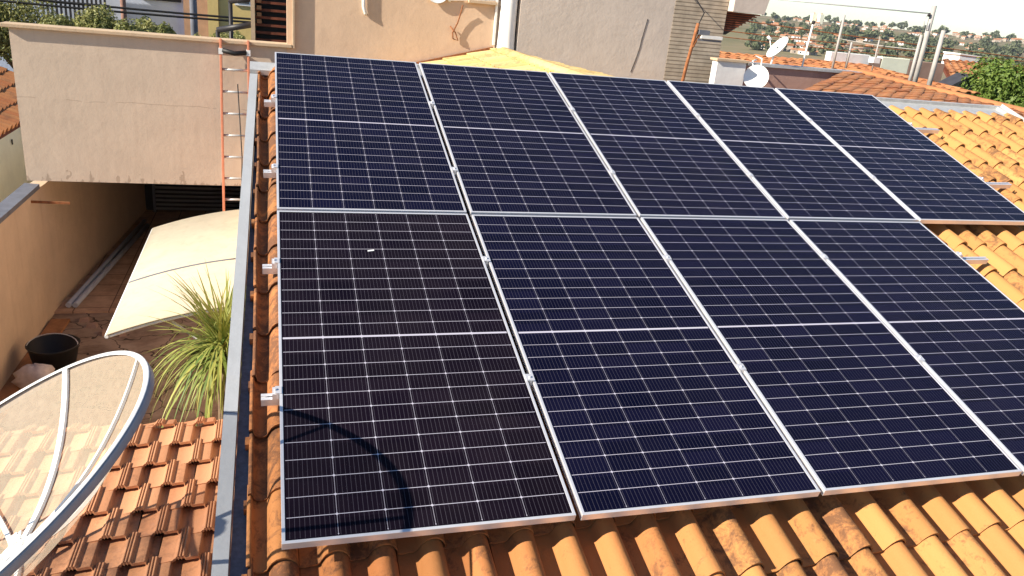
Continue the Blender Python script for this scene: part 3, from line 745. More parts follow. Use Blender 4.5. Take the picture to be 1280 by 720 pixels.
# ------------------------------------------------------------------ ladder
lad = thing('ladder', 'orange extension ladder with grey rungs leaning on the tan parapet', 'ladder', (-.5, 5.7, -3.40))
L0, L1 = Vector((-.66, 5.75, -3.40)), Vector((-.655, YW - .09, .41)); dW = Vector((.335, 0, 0))
for k in (0, 1):
    mb = MB(); a, b = L0 + dW * k, L1 + dW * k; mb.bar(a, b, .028, .075, (0, -1, .2)); o = mb.build('rail', 'orange_fibre', lad, bevel=.004)
    mb = MB(); mb.box((a.x - .03, a.y - .05, -3.40), (a.x + .03, a.y + .05, -3.37)); mb.build('foot', 'black_rubber', lad)
    c = L0.lerp(L1, .96) + dW * k; mb = MB(); mb.box((c.x - .026, c.y - .05, c.z - .03), (c.x + .026, c.y + .05, c.z + .04)); mb.build('end_cap', 'white_metal', lad)
nr = 13
for i in range(nr):
    c = L0.lerp(L1, .045 + i * .0715); mb = MB(); mb.tube([c + Vector((.014, 0, 0)), c + dW - Vector((.014, 0, 0))], .016, 8); mb.build('rung', 'galv', lad)
c = L0.lerp(L1, .962); mb = MB(); mb.tube([c + Vector((.02, -.03, .01)), c + dW * .5 + Vector((0, -.04, -.02)), c + dW - Vector((.02, .03, 0))], .03, 8); mb.build('top_strap', 'black_rubber', lad)
mb = MB(); mb.tube([L0.lerp(L1, .86) + Vector((.2, -.06, 0)), L0.lerp(L1, .62) + Vector((.24, -.06, 0)), L0.lerp(L1, .42) + Vector((.22, -.06, 0))], .008, 6); mb.build('rope', 'black_rubber', lad)

# ------------------------------------------------------------------ canopy
can = thing('canopy', 'curved cream canopy sheet projecting over the patio beside the strappy plant', 'canopy', (-.4, 2.9, -1.5))
def cp(s, y):   # s 0 house .. 1 outer edge
    x = -.36 - .93 * s
    z = -1.27 - .11 * s - .12 * s * s + .015 * (y - 1.6)
    return Vector((x, y, z))
Y0, Y1 = 1.62, 4.35
mb = MB(); NS_ = 12; vs = []; fs = []
for i in range(NS_ + 1):
    for y in (Y0, Y1):
        q = cp(i / NS_, y); vs += [q, q - Vector((0, 0, .012))]
for i in range(NS_):
    a = 4 * i; b = a + 4
    fs += [(a, b, b + 2, a + 2), (a + 1, a + 3, b + 3, b + 1), (a, a + 1, b + 1, b), (a + 2, b + 2, b + 3, a + 3)]
mb.add(vs, fs, None, True); mb.build('sheet', 'canopy', can)
def arc(y, dz=0, off=0): return [cp(i / 12, y) + Vector((0, off, dz)) for i in range(13)]
mb = MB(); mb.tube([q - Vector((0, 0, .03)) for q in arc(Y0 + .02)], .014, 6); mb.tube([q - Vector((0, 0, .03)) for q in arc(Y1 - .02)], .014, 6)
mb.tube([cp(1, Y0) - Vector((0, 0, .02)), cp(1, Y1) - Vector((0, 0, .02))], .016, 6); mb.build('frame', 'white_metal', can)
mb = MB(); mb.tube(arc(2.72, .003), .008, 5); mb.build('joint_strip', 'grey_paint', can)
for y in (Y0 + .1, Y1 - .1):
    mb = MB(); mb.tube([(-.30, y, -1.9), cp(.55, y) - Vector((0, 0, .03))], .012, 6); mb.build('bracket', 'white_metal', can)

# ------------------------------------------------------------------ strappy plant in a pot
pl = thing('strappy_plant', 'spiky plant with arching yellow green strap leaves beside the gutter', 'plant', (-.50, .95, -3.40))
mb = MB(); ctr = Vector((-.37, 1.0, -1.36))
for i in range(560):
    az = rng.uniform(0, 2 * math.pi); el = rng.uniform(-.35, 1.25); ln = rng.uniform(.45, .85); dr = rng.uniform(1.5, 2.9)
    if el > .55: dr = rng.uniform(.3, 1.1); ln *= .85
    d = Vector((math.cos(az) * math.cos(el), math.sin(az) * math.cos(el), math.sin(el)))
    side = d.cross(Vector((0, 0, 1))).normalized(); wd = rng.uniform(.005, .013)
    pts = []; p_ = ctr + Vector((rng.gauss(0, .04), rng.gauss(0, .04), rng.gauss(0, .05))); N = 7
    dd = d.copy()
    for k in range(N + 1):
        pts.append(p_.copy()); p_ = p_ + dd * ln / N; dd = (dd + Vector((0, 0, -dr / N))).normalized()
    vs = []
    for k, q in enumerate(pts):
        ww = wd * (1 - (k / N) ** 2 * .95); vs += [q - side * ww, q + side * ww]
    tn = (rng.random() ** .8, .5, .5)
    mb.add(vs, [(2 * k, 2 * k + 1, 2 * k + 3, 2 * k + 2) for k in range(N)], tn, True)
mb.build('leaves', 'leaf_strap', pl)
mb = MB(); mb.tube([(-.50, .95, -3.1), (-.40, 1.0, -2.2), (-.37, 1.0, -1.36)], [.07, .05, .06], 10); mb.build('trunk', 'trunk', pl)
mb = MB(); mb.lathe([(0, 0), (.16, 0), (.21, .34), (.22, .36), (.20, .36), (.18, .30), (0, .30)], (-.50, .95, -3.40), n=20); mb.build('pot', 'concrete_grey', pl)

# ------------------------------------------------------------------ things on the patio floor
bk = thing('bucket', 'black rubber bucket with a wire handle by the patio wall', 'bucket', (-2.52, 4.85, -3.40))
mb = MB(); mb.lathe([(0, .005), (.20, 0), (.27, .34), (.285, .36), (.265, .36), (.19, .02), (0, .02)], (-2.52, 4.85, -3.40), n=28); mb.build('tub', 'black_rubber', bk)
mb = MB(); mb.tube([(-2.52 + .27 * math.cos(t), 4.85 + .14 * math.sin(t) - .05, -3.05 + .10 * math.sin(t)) for t in [math.pi * i / 12 for i in range(13)]], .006, 6); mb.build('handle', 'galv', bk)
mb = MB(); N = 14; vs = []; fs = []
for i in range(9):
    ph = math.pi * (i / 8 - .5)
    for j in range(N):
        a = 2 * math.pi * j / N; k = 1 + .22 * math.sin(3 * a + i) * math.cos(ph) + .12 * math.sin(7 * a + 2 * i)
        vs.append((-2.60 + .20 * k * math.cos(ph) * math.cos(a), 4.38 + .15 * k * math.cos(ph) * math.sin(a), -3.24 + .16 * math.sin(ph) * (1 + .1 * math.sin(5 * a))))
for i in range(8):
    for j in range(N): k = (j + 1) % N; fs.append((i * N + j, i * N + k, (i + 1) * N + k, (i + 1) * N + j))
mb.add(vs, fs, None, True); o = mb.build('plastic_bag', 'bag'); tag(o, 'crumpled whitish plastic bag on the patio floor beside the black bucket', 'bag'); origin_to_base(o)
mb = MB(); mb.hexa([(-3.0, 3.2, -3.397), (-2.80, 3.2, -3.397), (-2.68, 6.35, -3.397), (-2.90, 6.35, -3.397), (-3.0, 3.2, -3.36), (-2.80, 3.2, -3.36), (-2.68, 6.35, -3.36), (-2.90, 6.35, -3.36)])
o = mb.build('wooden_board', 'wood'); tag(o, 'long brown board lying along the foot of the patio wall', 'board'); origin_to_base(o)
for dx, lab in ((0, 'pale blue plastic pipe lying on the garage floor along the wall, nearest the wall'), (.085, 'pale blue plastic pipe lying on the garage floor, second from the wall')):
    mb = MB(); mb.tube([(-2.78 + dx, 6.75, -3.33), (-2.36 + dx, 10.9 - dx * 3, -3.33)], .038, 10); o = mb.build('plastic_pipe', 'pvc_blue'); tag(o, lab, 'pipe', 'pipes on the garage floor'); origin_to_base(o)
for i, (x, y) in enumerate([(-2.38, 6.15), (-2.2, 5.9), (-1.98, 5.85), (-2.5, 6.35)]):
    mb = MB(); rm = Matrix.Translation((x, y, -3.40)) @ Matrix.Rotation(i * 1.1, 4, 'Z'); mb.hexa([rm @ Vector(q) for q in ((-.07, -.04, 0), (.06, -.05, 0), (.08, .04, 0), (-.05, .05, 0), (-.05, -.03, .05), (.05, -.03, .04), (.05, .03, .06), (-.04, .03, .04))])
    o = mb.build('tile_shard', 'brown_wall'); tag(o, 'broken brownish tile shard on the dirty patio floor', 'shard', 'tile shards on the patio'); origin_to_base(o)

# ------------------------------------------------------------------ trees
def crown_mesh(clumps, n, size, mat, parent, name='crown', up=.35, tb=0.0):
    """leaf quads scattered through the volume of several clumps (x,y,z,r)"""
    mb = MB(); tot = sum(c[3] ** 2 for c in clumps)
    for (x, y, z, r_) in clumps:
        k = int(n * r_ * r_ / tot); cb = rng.uniform(-.18, .18)
        for i in range(k):
            d = Vector((rng.gauss(0, 1), rng.gauss(0, 1), rng.gauss(0, 1))).normalized()
            rr = r_ * (rng.random() ** .38) * (1 + .22 * math.sin(5 * d.x + 3 * d.z + x) * math.cos(4 * d.y))
            p_ = Vector((x, y, z)) + d * rr * Vector((1, 1, .8)).length / 1.62
            nn = (d + Vector((rng.gauss(0, .7), rng.gauss(0, .7), rng.gauss(up, .7)))).normalized()
            a = nn.cross(Vector((rng.gauss(0, 1), rng.gauss(0, 1), rng.gauss(0, 1)))).normalized(); b = nn.cross(a)
            s_ = size * rng.uniform(.6, 1.35)
            t = (min(1, max(0, rng.random() * .8 + cb + .1)), .5, .5)
            mb.add([p_ - a * s_, p_ + b * s_ * .45, p_ + a * s_, p_ - b * s_ * .45], [(0, 1, 2, 3)], t)
    return mb.build(name, mat, parent)
def limb_mesh(base, top, r_, clumps, parent):
    mb = MB(); base = Vector(base); top = Vector(top); mid = base.lerp(top, .55) + Vector((r_ * .6, -r_ * .4, 0))
    mb.tube([base, mid, top], [r_ * 1.3, r_, r_ * .7], 8)
    for (x, y, z, rr) in clumps[:7]:
        e = Vector((x, y, z)); mb.tube([top, top.lerp(e, .5) + Vector((0, 0, .1 * rr)), e], [r_ * .55, r_ * .35, r_ * .12], 6)
    return mb.build('trunk', 'trunk', parent)
def street_tree(x, y, label, clumps, n, leaf=.033):
    t = thing('street_tree', label, 'tree', (x, y, -3.42)); zt = min(c[2] for c in clumps)
    limb_mesh((x, y, -3.42), (x, y, zt - .5), .09, clumps, t); crown_mesh(clumps, n, leaf, 'leaf_street', t); return t
def clumps(x0, x1, z0, z1, y, k, r0, r1):
    return [(rng.uniform(x0, x1), y + rng.uniform(-.5, .5), rng.uniform(z0, z1), rng.uniform(r0, r1)) for i in range(k)]
street_tree(-4.9, 13.6, 'pale leafy street tree at the left photo edge above the tiled eave', clumps(-5.6, -4.4, -.6, .25, 13.6, 20, .32, .46), 20000)
street_tree(-3.95, 13.4, 'pale leafy street tree hiding the foot of the dark bar gate', clumps(-4.25, -3.5, -.35, -.12, 13.3, 8, .2, .28), 8000)
street_tree(-3.15, 12.7, 'pale leafy street tree behind the parapet, left of the reddish post', clumps(-3.5, -2.95, -.25, .12, 12.8, 11, .2, .30), 11000)
street_tree(-2.3, 12.9, 'pale leafy street tree behind the parapet, right of the reddish post', clumps(-2.75, -2.0, -.25, .0, 12.9, 12, .18, .27), 11000)
cl = clumps(-1.75, -.35, -.22, -.08, 12.6, 10, .12, .17)
t = thing('shrub', 'low green shrub top peeping over the parapet beside the wooden pergola', 'shrub', (-1.1, 12.6, -3.42))
limb_mesh((-1.1, 12.6, -3.42), (-1.1, 12.6, -.7), .05, cl, t); crown_mesh(cl, 5000, .028, 'leaf_street', t)

# ------------------------------------------------------------------ street behind the garage
bh = thing('blue_house', 'pale blue rendered house across the street behind the trees', 'house', (-4, 21, -3.42))
mb = MB(); mb.box((-9.5, 20, -3.45), (-2.35, 26, 2.6)); mb.build('wall', 'wall_blue', bh)
mb = MB(); mb.box((-2.345, 19.7, -3.45), (-1.62, 25, 2.4)); mb.build('side_wall', 'brown_wall', bh)
fr = MB(); fr.box((-3.42, 19.93, .22), (-2.42, 20.05, 1.3)); wf = fr.build('window', 'black_metal', bh)
pn = MB(); pn.box((-3.36, 19.90, .28), (-2.48, 19.925, 1.24)); pn.build('pane', 'glass_dark', wf)
gt = thing('street_gate', 'dark vertical bar gate in front of the blue house', 'gate', (-5, 19.6, -3.42))
mb = MB()
for i in range(15): mb.box((-5.75 + i * .105, 19.55, -3.40), (-5.70 + i * .105, 19.59, 1.2))
mb.build('bars', 'black_metal', gt)
mb = MB(); mb.box((-5.80, 19.53, -.05), (-4.15, 19.545, .02)); mb.build('cross_bar', 'black_metal', gt)
def pole(name, x, y, z0, z1, r_, mat, label, cat='pole', lean=0):
    mb = MB(); mb.tube([(x, y, z0), (x + lean * .5, y, (z0 + z1) / 2), (x + lean, y, z1)], [r_ * 1.15, r_, r_ * .85], 10)
    o = mb.build(name, mat); tag(o, label, cat); return origin_to_base(o)
pole('street_pole', -2.88, 13.6, -3.45, 3.5, .055, 'pole_wood', 'reddish weathered post rising behind the parapet between two trees')
pole('utility_pole', -1.62, 14.2, -3.45, 4.5, .075, 'grey_paint', 'dark grey utility pole in front of the blue house corner', 'utility pole')
for i, (za, zb, lb) in enumerate([(.30, .30, 'upper'), (.20, .25, 'lower')]):
    cable('street_cable', [(-6.5, 13, za + .12), (1.6, 13.2, zb + .04)], .022, '%s dark cable crossing in front of the blue house' % lb, group='cables along the street', sag=.06)
yh = thing('yellow_house', 'yellow painted house with dark tubes across the street', 'house', (0, 18, -3.42))
mb = MB(); mb.box((-1.55, 18, -3.45), (1.5, 23, 2.4)); mb.build('wall', 'wall_yellow', yh)
mb = MB(); mb.box((-1.60, 17.93, -3.45), (-1.35, 17.995, 2.4)); mb.build('corner_post', 'wall_yellow', yh)
mb = MB(); mb.box((-.95, 17.96, .36), (-.55, 17.995, 1.1)); wf = mb.build('window', 'wall_white', yh)
mb = MB(); mb.box((-.90, 17.945, .42), (-.60, 17.958, 1.0)); mb.build('pane', 'glass_dark', wf)
# pergola roof end seen through the notch
pg = thing('wooden_pergola', 'dark red wooden pergola end seen through the notch above the parapet', 'pergola', (-.05, 8, -3.42))
mb = MB()
for i in range(7): mb.box((-.26, 8.0, .30 + i * .105), (.5, 8.10, .335 + i * .105))
mb.build('battens', 'dark_wood', pg)
mb = MB(); mb.box((-.26, 8.22, -.5), (.5, 8.26, 1.15)); mb.build('back_board', 'black_metal', pg)
mb = MB(); mb.box((-.318, 7.95, -1.398), (-.262, 8.3, 1.15)); mb.build('post', 'coping', pg)
for i in range(4):
    mb = MB(); mb.box((-.235, 7.975, .55 + i * .095), (-.17, 7.998, .605 + i * .095)); mb.build('end_block', 'wood', pg)
for i, (a, b) in enumerate([((-.80, 8.4, .38), (-.27, 8.2, .52)), ((-.62, 8.6, .80), (-.27, 8.3, .88))]):
    mb = MB(); mb.tube([a, b], .045, 10); mb.build('tube', 'black_metal', pg)
mb = MB(); mb.tube([(-.80, 8.4, .38), (-.80, 8.4, -1.398)], .03, 8); mb.tube([(-.62, 8.6, .80), (-.62, 8.6, -1.398)], .03, 8); mb.build('prop', 'black_metal', pg)

# ------------------------------------------------------------------ right: rusty pole, neighbour roofs, parapets
rp = thing('rusty_pole', 'rusty bent pole with a bracket before the grooved block wall', 'pole', (5.38, 5.5, .2))
mb = MB(); mb.tube([(5.36, 5.5, -.1), (5.43, 5.5, .62), (5.48, 5.5, 1.0), (5.50, 5.5, 1.16)], .024, 8); mb.tube([(5.47, 5.48, .85), (5.54, 5.5, 1.0), (5.56, 5.5, 1.06)], .014, 6); mb.build('shaft', 'rust', rp)
mb = MB(); mb.box((5.52, 5.46, 1.02), (5.68, 5.54, 1.08)); mb.box((5.52, 5.47, .94), (5.88, 5.53, .965)); mb.build('bracket', 'grey_paint', rp)
mb = MB(); mb.box((5.56, 5.45, .975), (5.88, 5.55, 1.015)); mb.build('insulator_bar', 'white_metal', rp)
cable('drop_cable', [(5.50, 5.5, 1.13), (5.62, 5.6, 1.3), (5.70, 6.0, 1.45), (5.75, 6.5, 1.58)], .008, 'thin dark cable rising from the rusty pole to the eave')

wp = thing('white_wall', 'short bright white wall between the block end and mauve wall', 'wall', (6.5, 6.1, -3.4))
mb = MB(); mb.box((6.22, 6.05, -3.4), (6.70, 6.20, .665)); mb.build('wall', 'wall_white', wp)
mb = MB(); mb.box((6.19, 6.02, .668), (6.73, 6.23, .70)); mb.build('cap', 'coping', wp)
mw = thing('mauve_wall', 'mauve rendered parapet wall behind the white dish', 'wall', (7.6, 6.2, -3.4))
mb = MB(); mb.box((6.705, 6.10, -3.4), (8.75, 6.22, .63)); mb.build('wall', 'wall_mauve', mw)
mb = MB(); mb.box((6.735, 6.06, .633), (8.78, 6.26, .675)); mb.build('cap', 'galv', mw)

def roof_plane(name, lab, P, u0, u1, v0, v1, mat, wall=None, prof=ROMAN, pitch=.21, course=.36, loc=(0, 0, 0), rows=2, vmax=None, hs=.36):
    t = thing(name, lab, 'roof' if wall is None else 'house', loc)
    mb = MB(); tile_roof(mb, P, u0, u1, v0, v1, pitch, course, prof, None, tintf=tl, rows=rows, jit=.009, vmax=vmax, hs=hs, lift=.022 * hs * 1.6)
    mb.build('tile_roof', mat, t)
    mb = MB(); pp = [P(u0, v0 + .05, -.10), P(u1, v0 + .05, -.10), P(u1, vmax(u1) if vmax else v1, -.10), P(u0, vmax(u0) if vmax else v1, -.10)]
    mb.hexa([p_ - Vector((0, 0, .06)) for p_ in pp] + pp); mb.build('roof_deck', 'dark_wood', t)
    if wall:
        (x0, y0, x1, y1, zt_) = wall
        mb = MB(); mb.box((x0, y0, -3.5), (x1, y1, zt_)); mb.build('wall', 'wall_mauve', t)
    return t
def P_n1(u, v, h):     # barrels run diagonally away to the right, from our back wall to a ridge
    vm = max(.6, 5.06 - 1.04 * u); zf = .66 - .06 * u
    return Vector((5.2 + u + .707 * v, 2.62 + .707 * v, .50 + (zf - .50) * min(1.0, v / vm))) + Vector((0, 0, 1)) * h
n1 = roof_plane('neighbour_house', 'near orange tiled neighbour house right behind the panels', P_n1, -.2, 4.6, 0, 5.3, 'tile_far', None, loc=(8, 4.5, -3.5), hs=.14, vmax=lambda u: max(.5, 5.0 - 1.04 * u))
mb = MB(); mb.tube([P_n1(u, max(.6, 5.06 - 1.04 * u), .0) for u in (-.15, .8, 1.6, 2.4, 3.2, 4.2)], .055, 10); mb.build('ridge_tile', 'tile_far', n1)
mb = MB(); mb.add([(5.3, 2.7, -3.5), (10.0, 2.7, -3.5), (9.2, 4.3, -3.5), (8.3, 5.7, -3.5), (5.3, 2.7, .34), (10.0, 2.7, .34), (9.2, 4.3, .36), (8.3, 5.7, .40)], [(0, 1, 5, 4), (1, 2, 6, 5), (2, 3, 7, 6), (3, 0, 4, 7)]); mb.build('wall', 'wall_mauve', n1)
def P_n2(u, v, h):
    a = R(3.2); return Vector((6.5 + u, 6.8 + v * math.cos(a), .42 + v * math.sin(a))) + Vector((0, -math.sin(a), math.cos(a))) * h
n2 = roof_plane('neighbour_house', 'orange tiled strip of roof above the mauve parapet', P_n2, 0, 5.4, 0, 3.15, 'tile_far', (6.6, 7.0, 12.1, 9.9, .25), loc=(9, 8, -3.5))
def P_n3(u, v, h):
    a = R(8.5); return Vector((12.75 + u + .75 * v, 8.95 + v * math.cos(a), .28 + v * math.sin(a))) + Vector((0, -math.sin(a), math.cos(a))) * h
n3 = roof_plane('neighbour_house', 'far orange tiled house behind the leaning poles', P_n3, 0.9, 6.5, 0, 3.35, 'tile_far', (14.6, 9.4, 20.5, 12.2, .15), loc=(17, 11, -3.5))
# gable peeping over the first roof
gb = thing('gabled_house', 'small dark edged grey gable above the orange roof', 'house', (14, 9.8, -3.5))
GX, GY, GZ = 13.24, 8.55, .66
mb = MB(); mb.add([(GX - .52, GY, -3.5), (GX + .70, GY, -3.5), (GX + .70, GY, .20), (GX + .05, GY, GZ - .05), (GX - .52, GY, .31), (GX - .52, GY + .18, -3.5), (GX + .70, GY + .18, -3.5), (GX + .70, GY + .18, .20), (GX + .05, GY + .18, GZ - .05), (GX - .52, GY + .18, .31)],
   [(0, 1, 2, 3, 4), (9, 8, 7, 6, 5), (0, 4, 9, 5), (1, 6, 7, 2)]); mb.build('wall', 'wall_blue', gb)
mb = MB()
for (x0, z0, x1, z1) in ((GX - .62, .30, GX + .05, GZ), (GX + .05, GZ, GX + .85, .20)):
    mb.hexa([(x0, GY - .15, z0 - .05), (x1, GY - .15, z1 - .05), (x1, GY + .25, z1 - .05), (x0, GY + .25, z0 - .05), (x0, GY - .15, z0), (x1, GY - .15, z1), (x1, GY + .25, z1), (x0, GY + .25, z0)])
mb.build('roof', 'slate_dark', gb)
for nm_, (x0, x1, zt_, mt), lb in (('parapet_wall', (11.13, 12.12, .80, 'wall_white'), 'long bright white parapet wall behind the orange roofs'), ('parapet_wall', (12.125, 12.42, .76, 'brown_wall'), 'short brown parapet wall between white and cream walls'),
                                   ('parapet_wall', (12.425, 13.15, .79, 'wall_cream'), 'cream parapet wall right of the white one'), ('parapet_wall', (13.155, 14.1, .76, 'brown_wall'), 'long brown parapet wall behind the leaning poles')):
    mb = MB(); mb.box((x0, 10.0, -3.5), (x1, 10.18, zt_)); o = mb.build(nm_, mt, bevel=.01); tag(o, lb, 'wall'); origin_to_base(o)
wt = thing('water_tank', 'white box tank on the far orange roof ridge', 'tank', (16.9, 12.6, .6))
mb = MB(); mb.hexa([(16.85, 12.45, .5), (17.45, 12.45, .5), (17.45, 13.0, .5), (16.85, 13.0, .5), (16.85, 12.45, .93), (17.52, 12.45, .90), (17.52, 13.0, .90), (16.85, 13.0, .93)]); mb.build('body', 'wall_white', wt)
mb = MB(); mb.hexa([(16.83, 12.43, .932), (17.55, 12.43, .902), (17.55, 13.02, .902), (16.83, 13.02, .932), (16.83, 12.43, .96), (17.55, 12.43, .93), (17.55, 13.02, .93), (16.83, 13.02, .96)]); mb.build('lid', 'white_metal', wt)
# small dishes
sdh = thing('small_satellite_dish', 'small white oval satellite dish against the mauve wall', 'satellite dish', (6.62, 5.6, .3))
c_ = Vector((6.63, 5.62, .50)); ax = Vector((-.55, -.75, .35)).normalized()
mb = MB(); mb.lathe([(0, 0), (.07, .005), (.13, .02), (.17, .04), (.175, .045), (.17, .032), (.10, .0), (0, -.012)], c_, ax, 28); mb.build('reflector', 'white_metal', sdh)
mb = MB(); mb.tube([c_ - ax * .01, c_ - ax * .2 + Vector((0, 0, .02)), Vector((6.80, 6.06, .70)), Vector((6.88, 6.1, .72))], .014, 8); mb.tube([c_ + Vector((.05, 0, .12)), Vector((6.75, 5.75, .76)), Vector((6.80, 6.0, .78))], .010, 6); mb.build('arm', 'white_metal', sdh)
sd2 = thing('small_satellite_dish', 'small white satellite dish seen edge-on above the mauve wall', 'satellite dish', (7.15, 6.15, .68))
c_ = Vector((7.27, 6.15, .90)); ax = Vector((-.80, .12, .60)).normalized()
mb = MB(); mb.lathe([(0, 0), (.09, .008), (.15, .024), (.19, .045), (.195, .05), (.19, .035), (.12, .0), (0, -.014)], c_, ax, 28); mb.build('reflector', 'white_metal', sd2)
mb = MB(); mb.tube([(7.18, 6.15, .675), (7.20, 6.15, .80), c_ - ax * .01], .014, 8); mb.tube([c_ - Vector((.10, 0, .13)), c_ + ax * .22], .008, 6); mb.tube([c_ + ax * .20, c_ + ax * .27], .022, 8); mb.build('arm', 'white_metal', sd2)
# masts, poles, wires
pm = [('antenna_mast', 7.70, 6.12, .50, 1.30, .014, 'white_metal', 'thin white antenna mast with a dark knob on the mauve wall', .04), ('antenna_mast', 9.70, 8.0, .55, 1.50, .022, 'concrete_pole', 'tall thin pale mast standing before the white parapet wall', -.0),
      ('antenna_mast', 10.02, 8.05, .60, 1.06, .022, 'concrete_pole', 'short pale mast with a cross arm before the white parapet wall', .0), ('antenna_mast', 10.56, 8.0, .60, 1.15, .012, 'concrete_pole', 'thin pale mast on a white block above the brown parapet', .0)]
for (n_, x, y, z0, z1, r_, mt, lb, ln) in pm:
    t = thing(n_, lb, 'mast', (x, y, z0)); mb = MB(); mb.tube([(x, y, z0), (x + ln, y, z1)], r_, 8); mb.build('shaft', mt, t)
    if 'knob' in lb: mb = MB(); mb.lathe([(0, -.03), (.025, -.02), (.03, 0), (.025, .02), (0, .03)], (x + ln, y, z1 + .02), n=10); mb.build('knob', 'black_metal', t)
    if 'cross' in lb: mb = MB(); mb.tube([(x - .02, y, z1 - .10), (x + .42, y, z1 - .08)], .014, 6); mb.build('cross_arm', 'concrete_pole', t)
    if 'block' in lb: mb = MB(); mb.box((x - .07, y - .07, z0 + .14), (x + .07, y + .07, z0 + .24)); mb.build('block', 'wall_white', t)
for (x, y, z1, r_, lb, ln) in ((9.74, 6.0, 1.74, .040, 'tallest of three pale concrete poles on the near orange roof', .0), (9.66, 6.02, 1.30, .026, 'thinner pale pole close left of the tallest pole', .0), (9.99, 5.95, 1.40, .036, 'shorter pale concrete pole right of the tallest pole', -.0)):
    t = thing('roof_pole', lb, 'pole', (x, y, .45), 'pale poles on the near roof'); mb = MB(); mb.tube([(x, y, .40), (x + ln, y, z1)], [r_ * 1.1, r_ * .9], 8); mb.build('shaft', 'concrete_pole', t)
    if 'tallest of' in lb: mb = MB(); mb.lathe([(0, -.03), (.018, -.025), (.022, 0), (.018, .025), (0, .03)], (x - .075, y - .02, z1 - .14), n=10); mb.build('insulator', 'black_metal', t)
    if 'shorter' in lb: mb = MB(); mb.lathe([(.075, -.02), (.06, .02), (.04, .04)], (x, y, .50), n=12); mb.build('collar', 'rust', t)
WIRES = [((6.9, 8, 1.62), (9.66, 6.0, 1.62), .010, 'twisted grey wire running to the tallest roof pole', 'galv', .0), ((6.6, 9, 1.30), (16, 9.0, 1.04), .010, 'uppermost dark red wire crossing the distant hillside', 'rust', .03), ((6.6, 9.4, 1.06), (16, 9.2, .99), .009, 'middle dark red wire crossing the distant hillside', 'rust', .04),
         ((9.7, 8, 1.10), (9.72, 6, 1.08), .006, 'thin pale wire between the tall mast and roof poles', 'concrete_pole', .02), ((6.6, 9.8, .95), (16, 9.4, .84), .008, 'lowest dark red wire crossing the distant hillside', 'rust', .04)]
for a, b, r_, lb, mt, sg in WIRES: cable('overhead_wire', [a, b], r_, lb, mt, 'overhead wires at the right', sag=sg)
cable('wire_tail', [(9.66, 6.0, 1.62), (9.60, 5.98, 1.52), (9.62, 5.97, 1.42), (9.68, 5.96, 1.40), (9.70, 5.97, 1.47), (9.73, 5.98, 1.50)], .007, 'loose looping grey wire end beside the tallest roof pole', 'galv')
# leafy tree at the right edge
t = thing('leafy_tree', 'dense glossy green tree at the right photo edge above the roofs', 'tree', (14.6, 7.9, -3.45))
cl = [(14.55 + rng.uniform(-1.15, 1.3), 7.9 + rng.uniform(-.45, .45), .52 + rng.uniform(-.40, .24), rng.uniform(.34, .48)) for i in range(34)]
limb_mesh((14.6, 7.9, -3.45), (14.6, 7.9, -.4), .12, cl, t); crown_mesh(cl, 32000, .046, 'leaf_dark', t)

# ------------------------------------------------------------------ distant town and hillside
def pol(az, D):   # azimuth from +Y towards +X in degrees
    x, y = CAM.x + D * math.sin(R(az)), CAM.y + D * math.cos(R(az)); return x, y, gz(x, y)
def far_house(w_, d_, h_, wmat, rmat, label, group):
    t = thing('far_house', label, 'house', (0, 0, 0), group)
    mb = MB(); mb.box((-w_ / 2, -d_ / 2, -2), (w_ / 2, d_ / 2, h_)); mb.build('wall', wmat, t, local=True)
    o_ = .5; rh = d_ * .20
    mb = MB(); mb.add([(-w_ / 2 - o_, -d_ / 2 - o_, h_), (w_ / 2 + o_, -d_ / 2 - o_, h_), (w_ / 2 + o_, d_ / 2 + o_, h_), (-w_ / 2 - o_, d_ / 2 + o_, h_), (-w_ / 2 - o_, 0, h_ + rh), (w_ / 2 + o_, 0, h_ + rh)], [(0, 1, 5, 4), (2, 3, 4, 5), (1, 2, 5), (3, 0, 4), (3, 2, 1, 0)]); mb.build('roof', rmat, t, local=True)
    for sx in (-.27, .22):
        mb = MB(); mb.box((sx * w_ - .7, -d_ / 2 - .06, .9), (sx * w_ + .7, -d_ / 2 - .003, 2.2)); mb.build('window', 'glass_dark', t, local=True)
    return t
HP = [far_house(9, 8, 3.2, 'wall_white', 'far_roof', 'small white walled orange roofed house on the far hillside', 'far houses on the hillside'),
      far_house(11, 7, 3.4, 'far_wall', 'far_roof', 'small reddish house with orange roof on the far hillside', 'far houses on the hillside'),
      far_house(8, 9, 5.4, 'far_wall', 'far_roof', 'small tan two storey house on the far hillside', 'far houses on the hillside')]
used = [False] * 3
def put_house(az, D, k):
    x, y, z = pol(az, D); o = HP[k] if not used[k] else copy_tree(HP[k]); used[k] = True
    o.location = (x, y, z); o.rotation_euler = (0, 0, -R(az) + rng.uniform(-.5, .5)); s_ = rng.uniform(.8, 1.25); o.scale = (s_, s_, s_)
for i in range(120): put_house(rng.uniform(32.5, 39.5) if i % 4 else rng.uniform(39, 46), rng.uniform(900, 1750), rng.randrange(3))
for i in range(95): put_house(rng.uniform(33, 54), rng.uniform(1900, 2300), rng.randrange(3))
for i in range(12): put_house(rng.uniform(45, 53), rng.uniform(1300, 1800), rng.randrange(3))
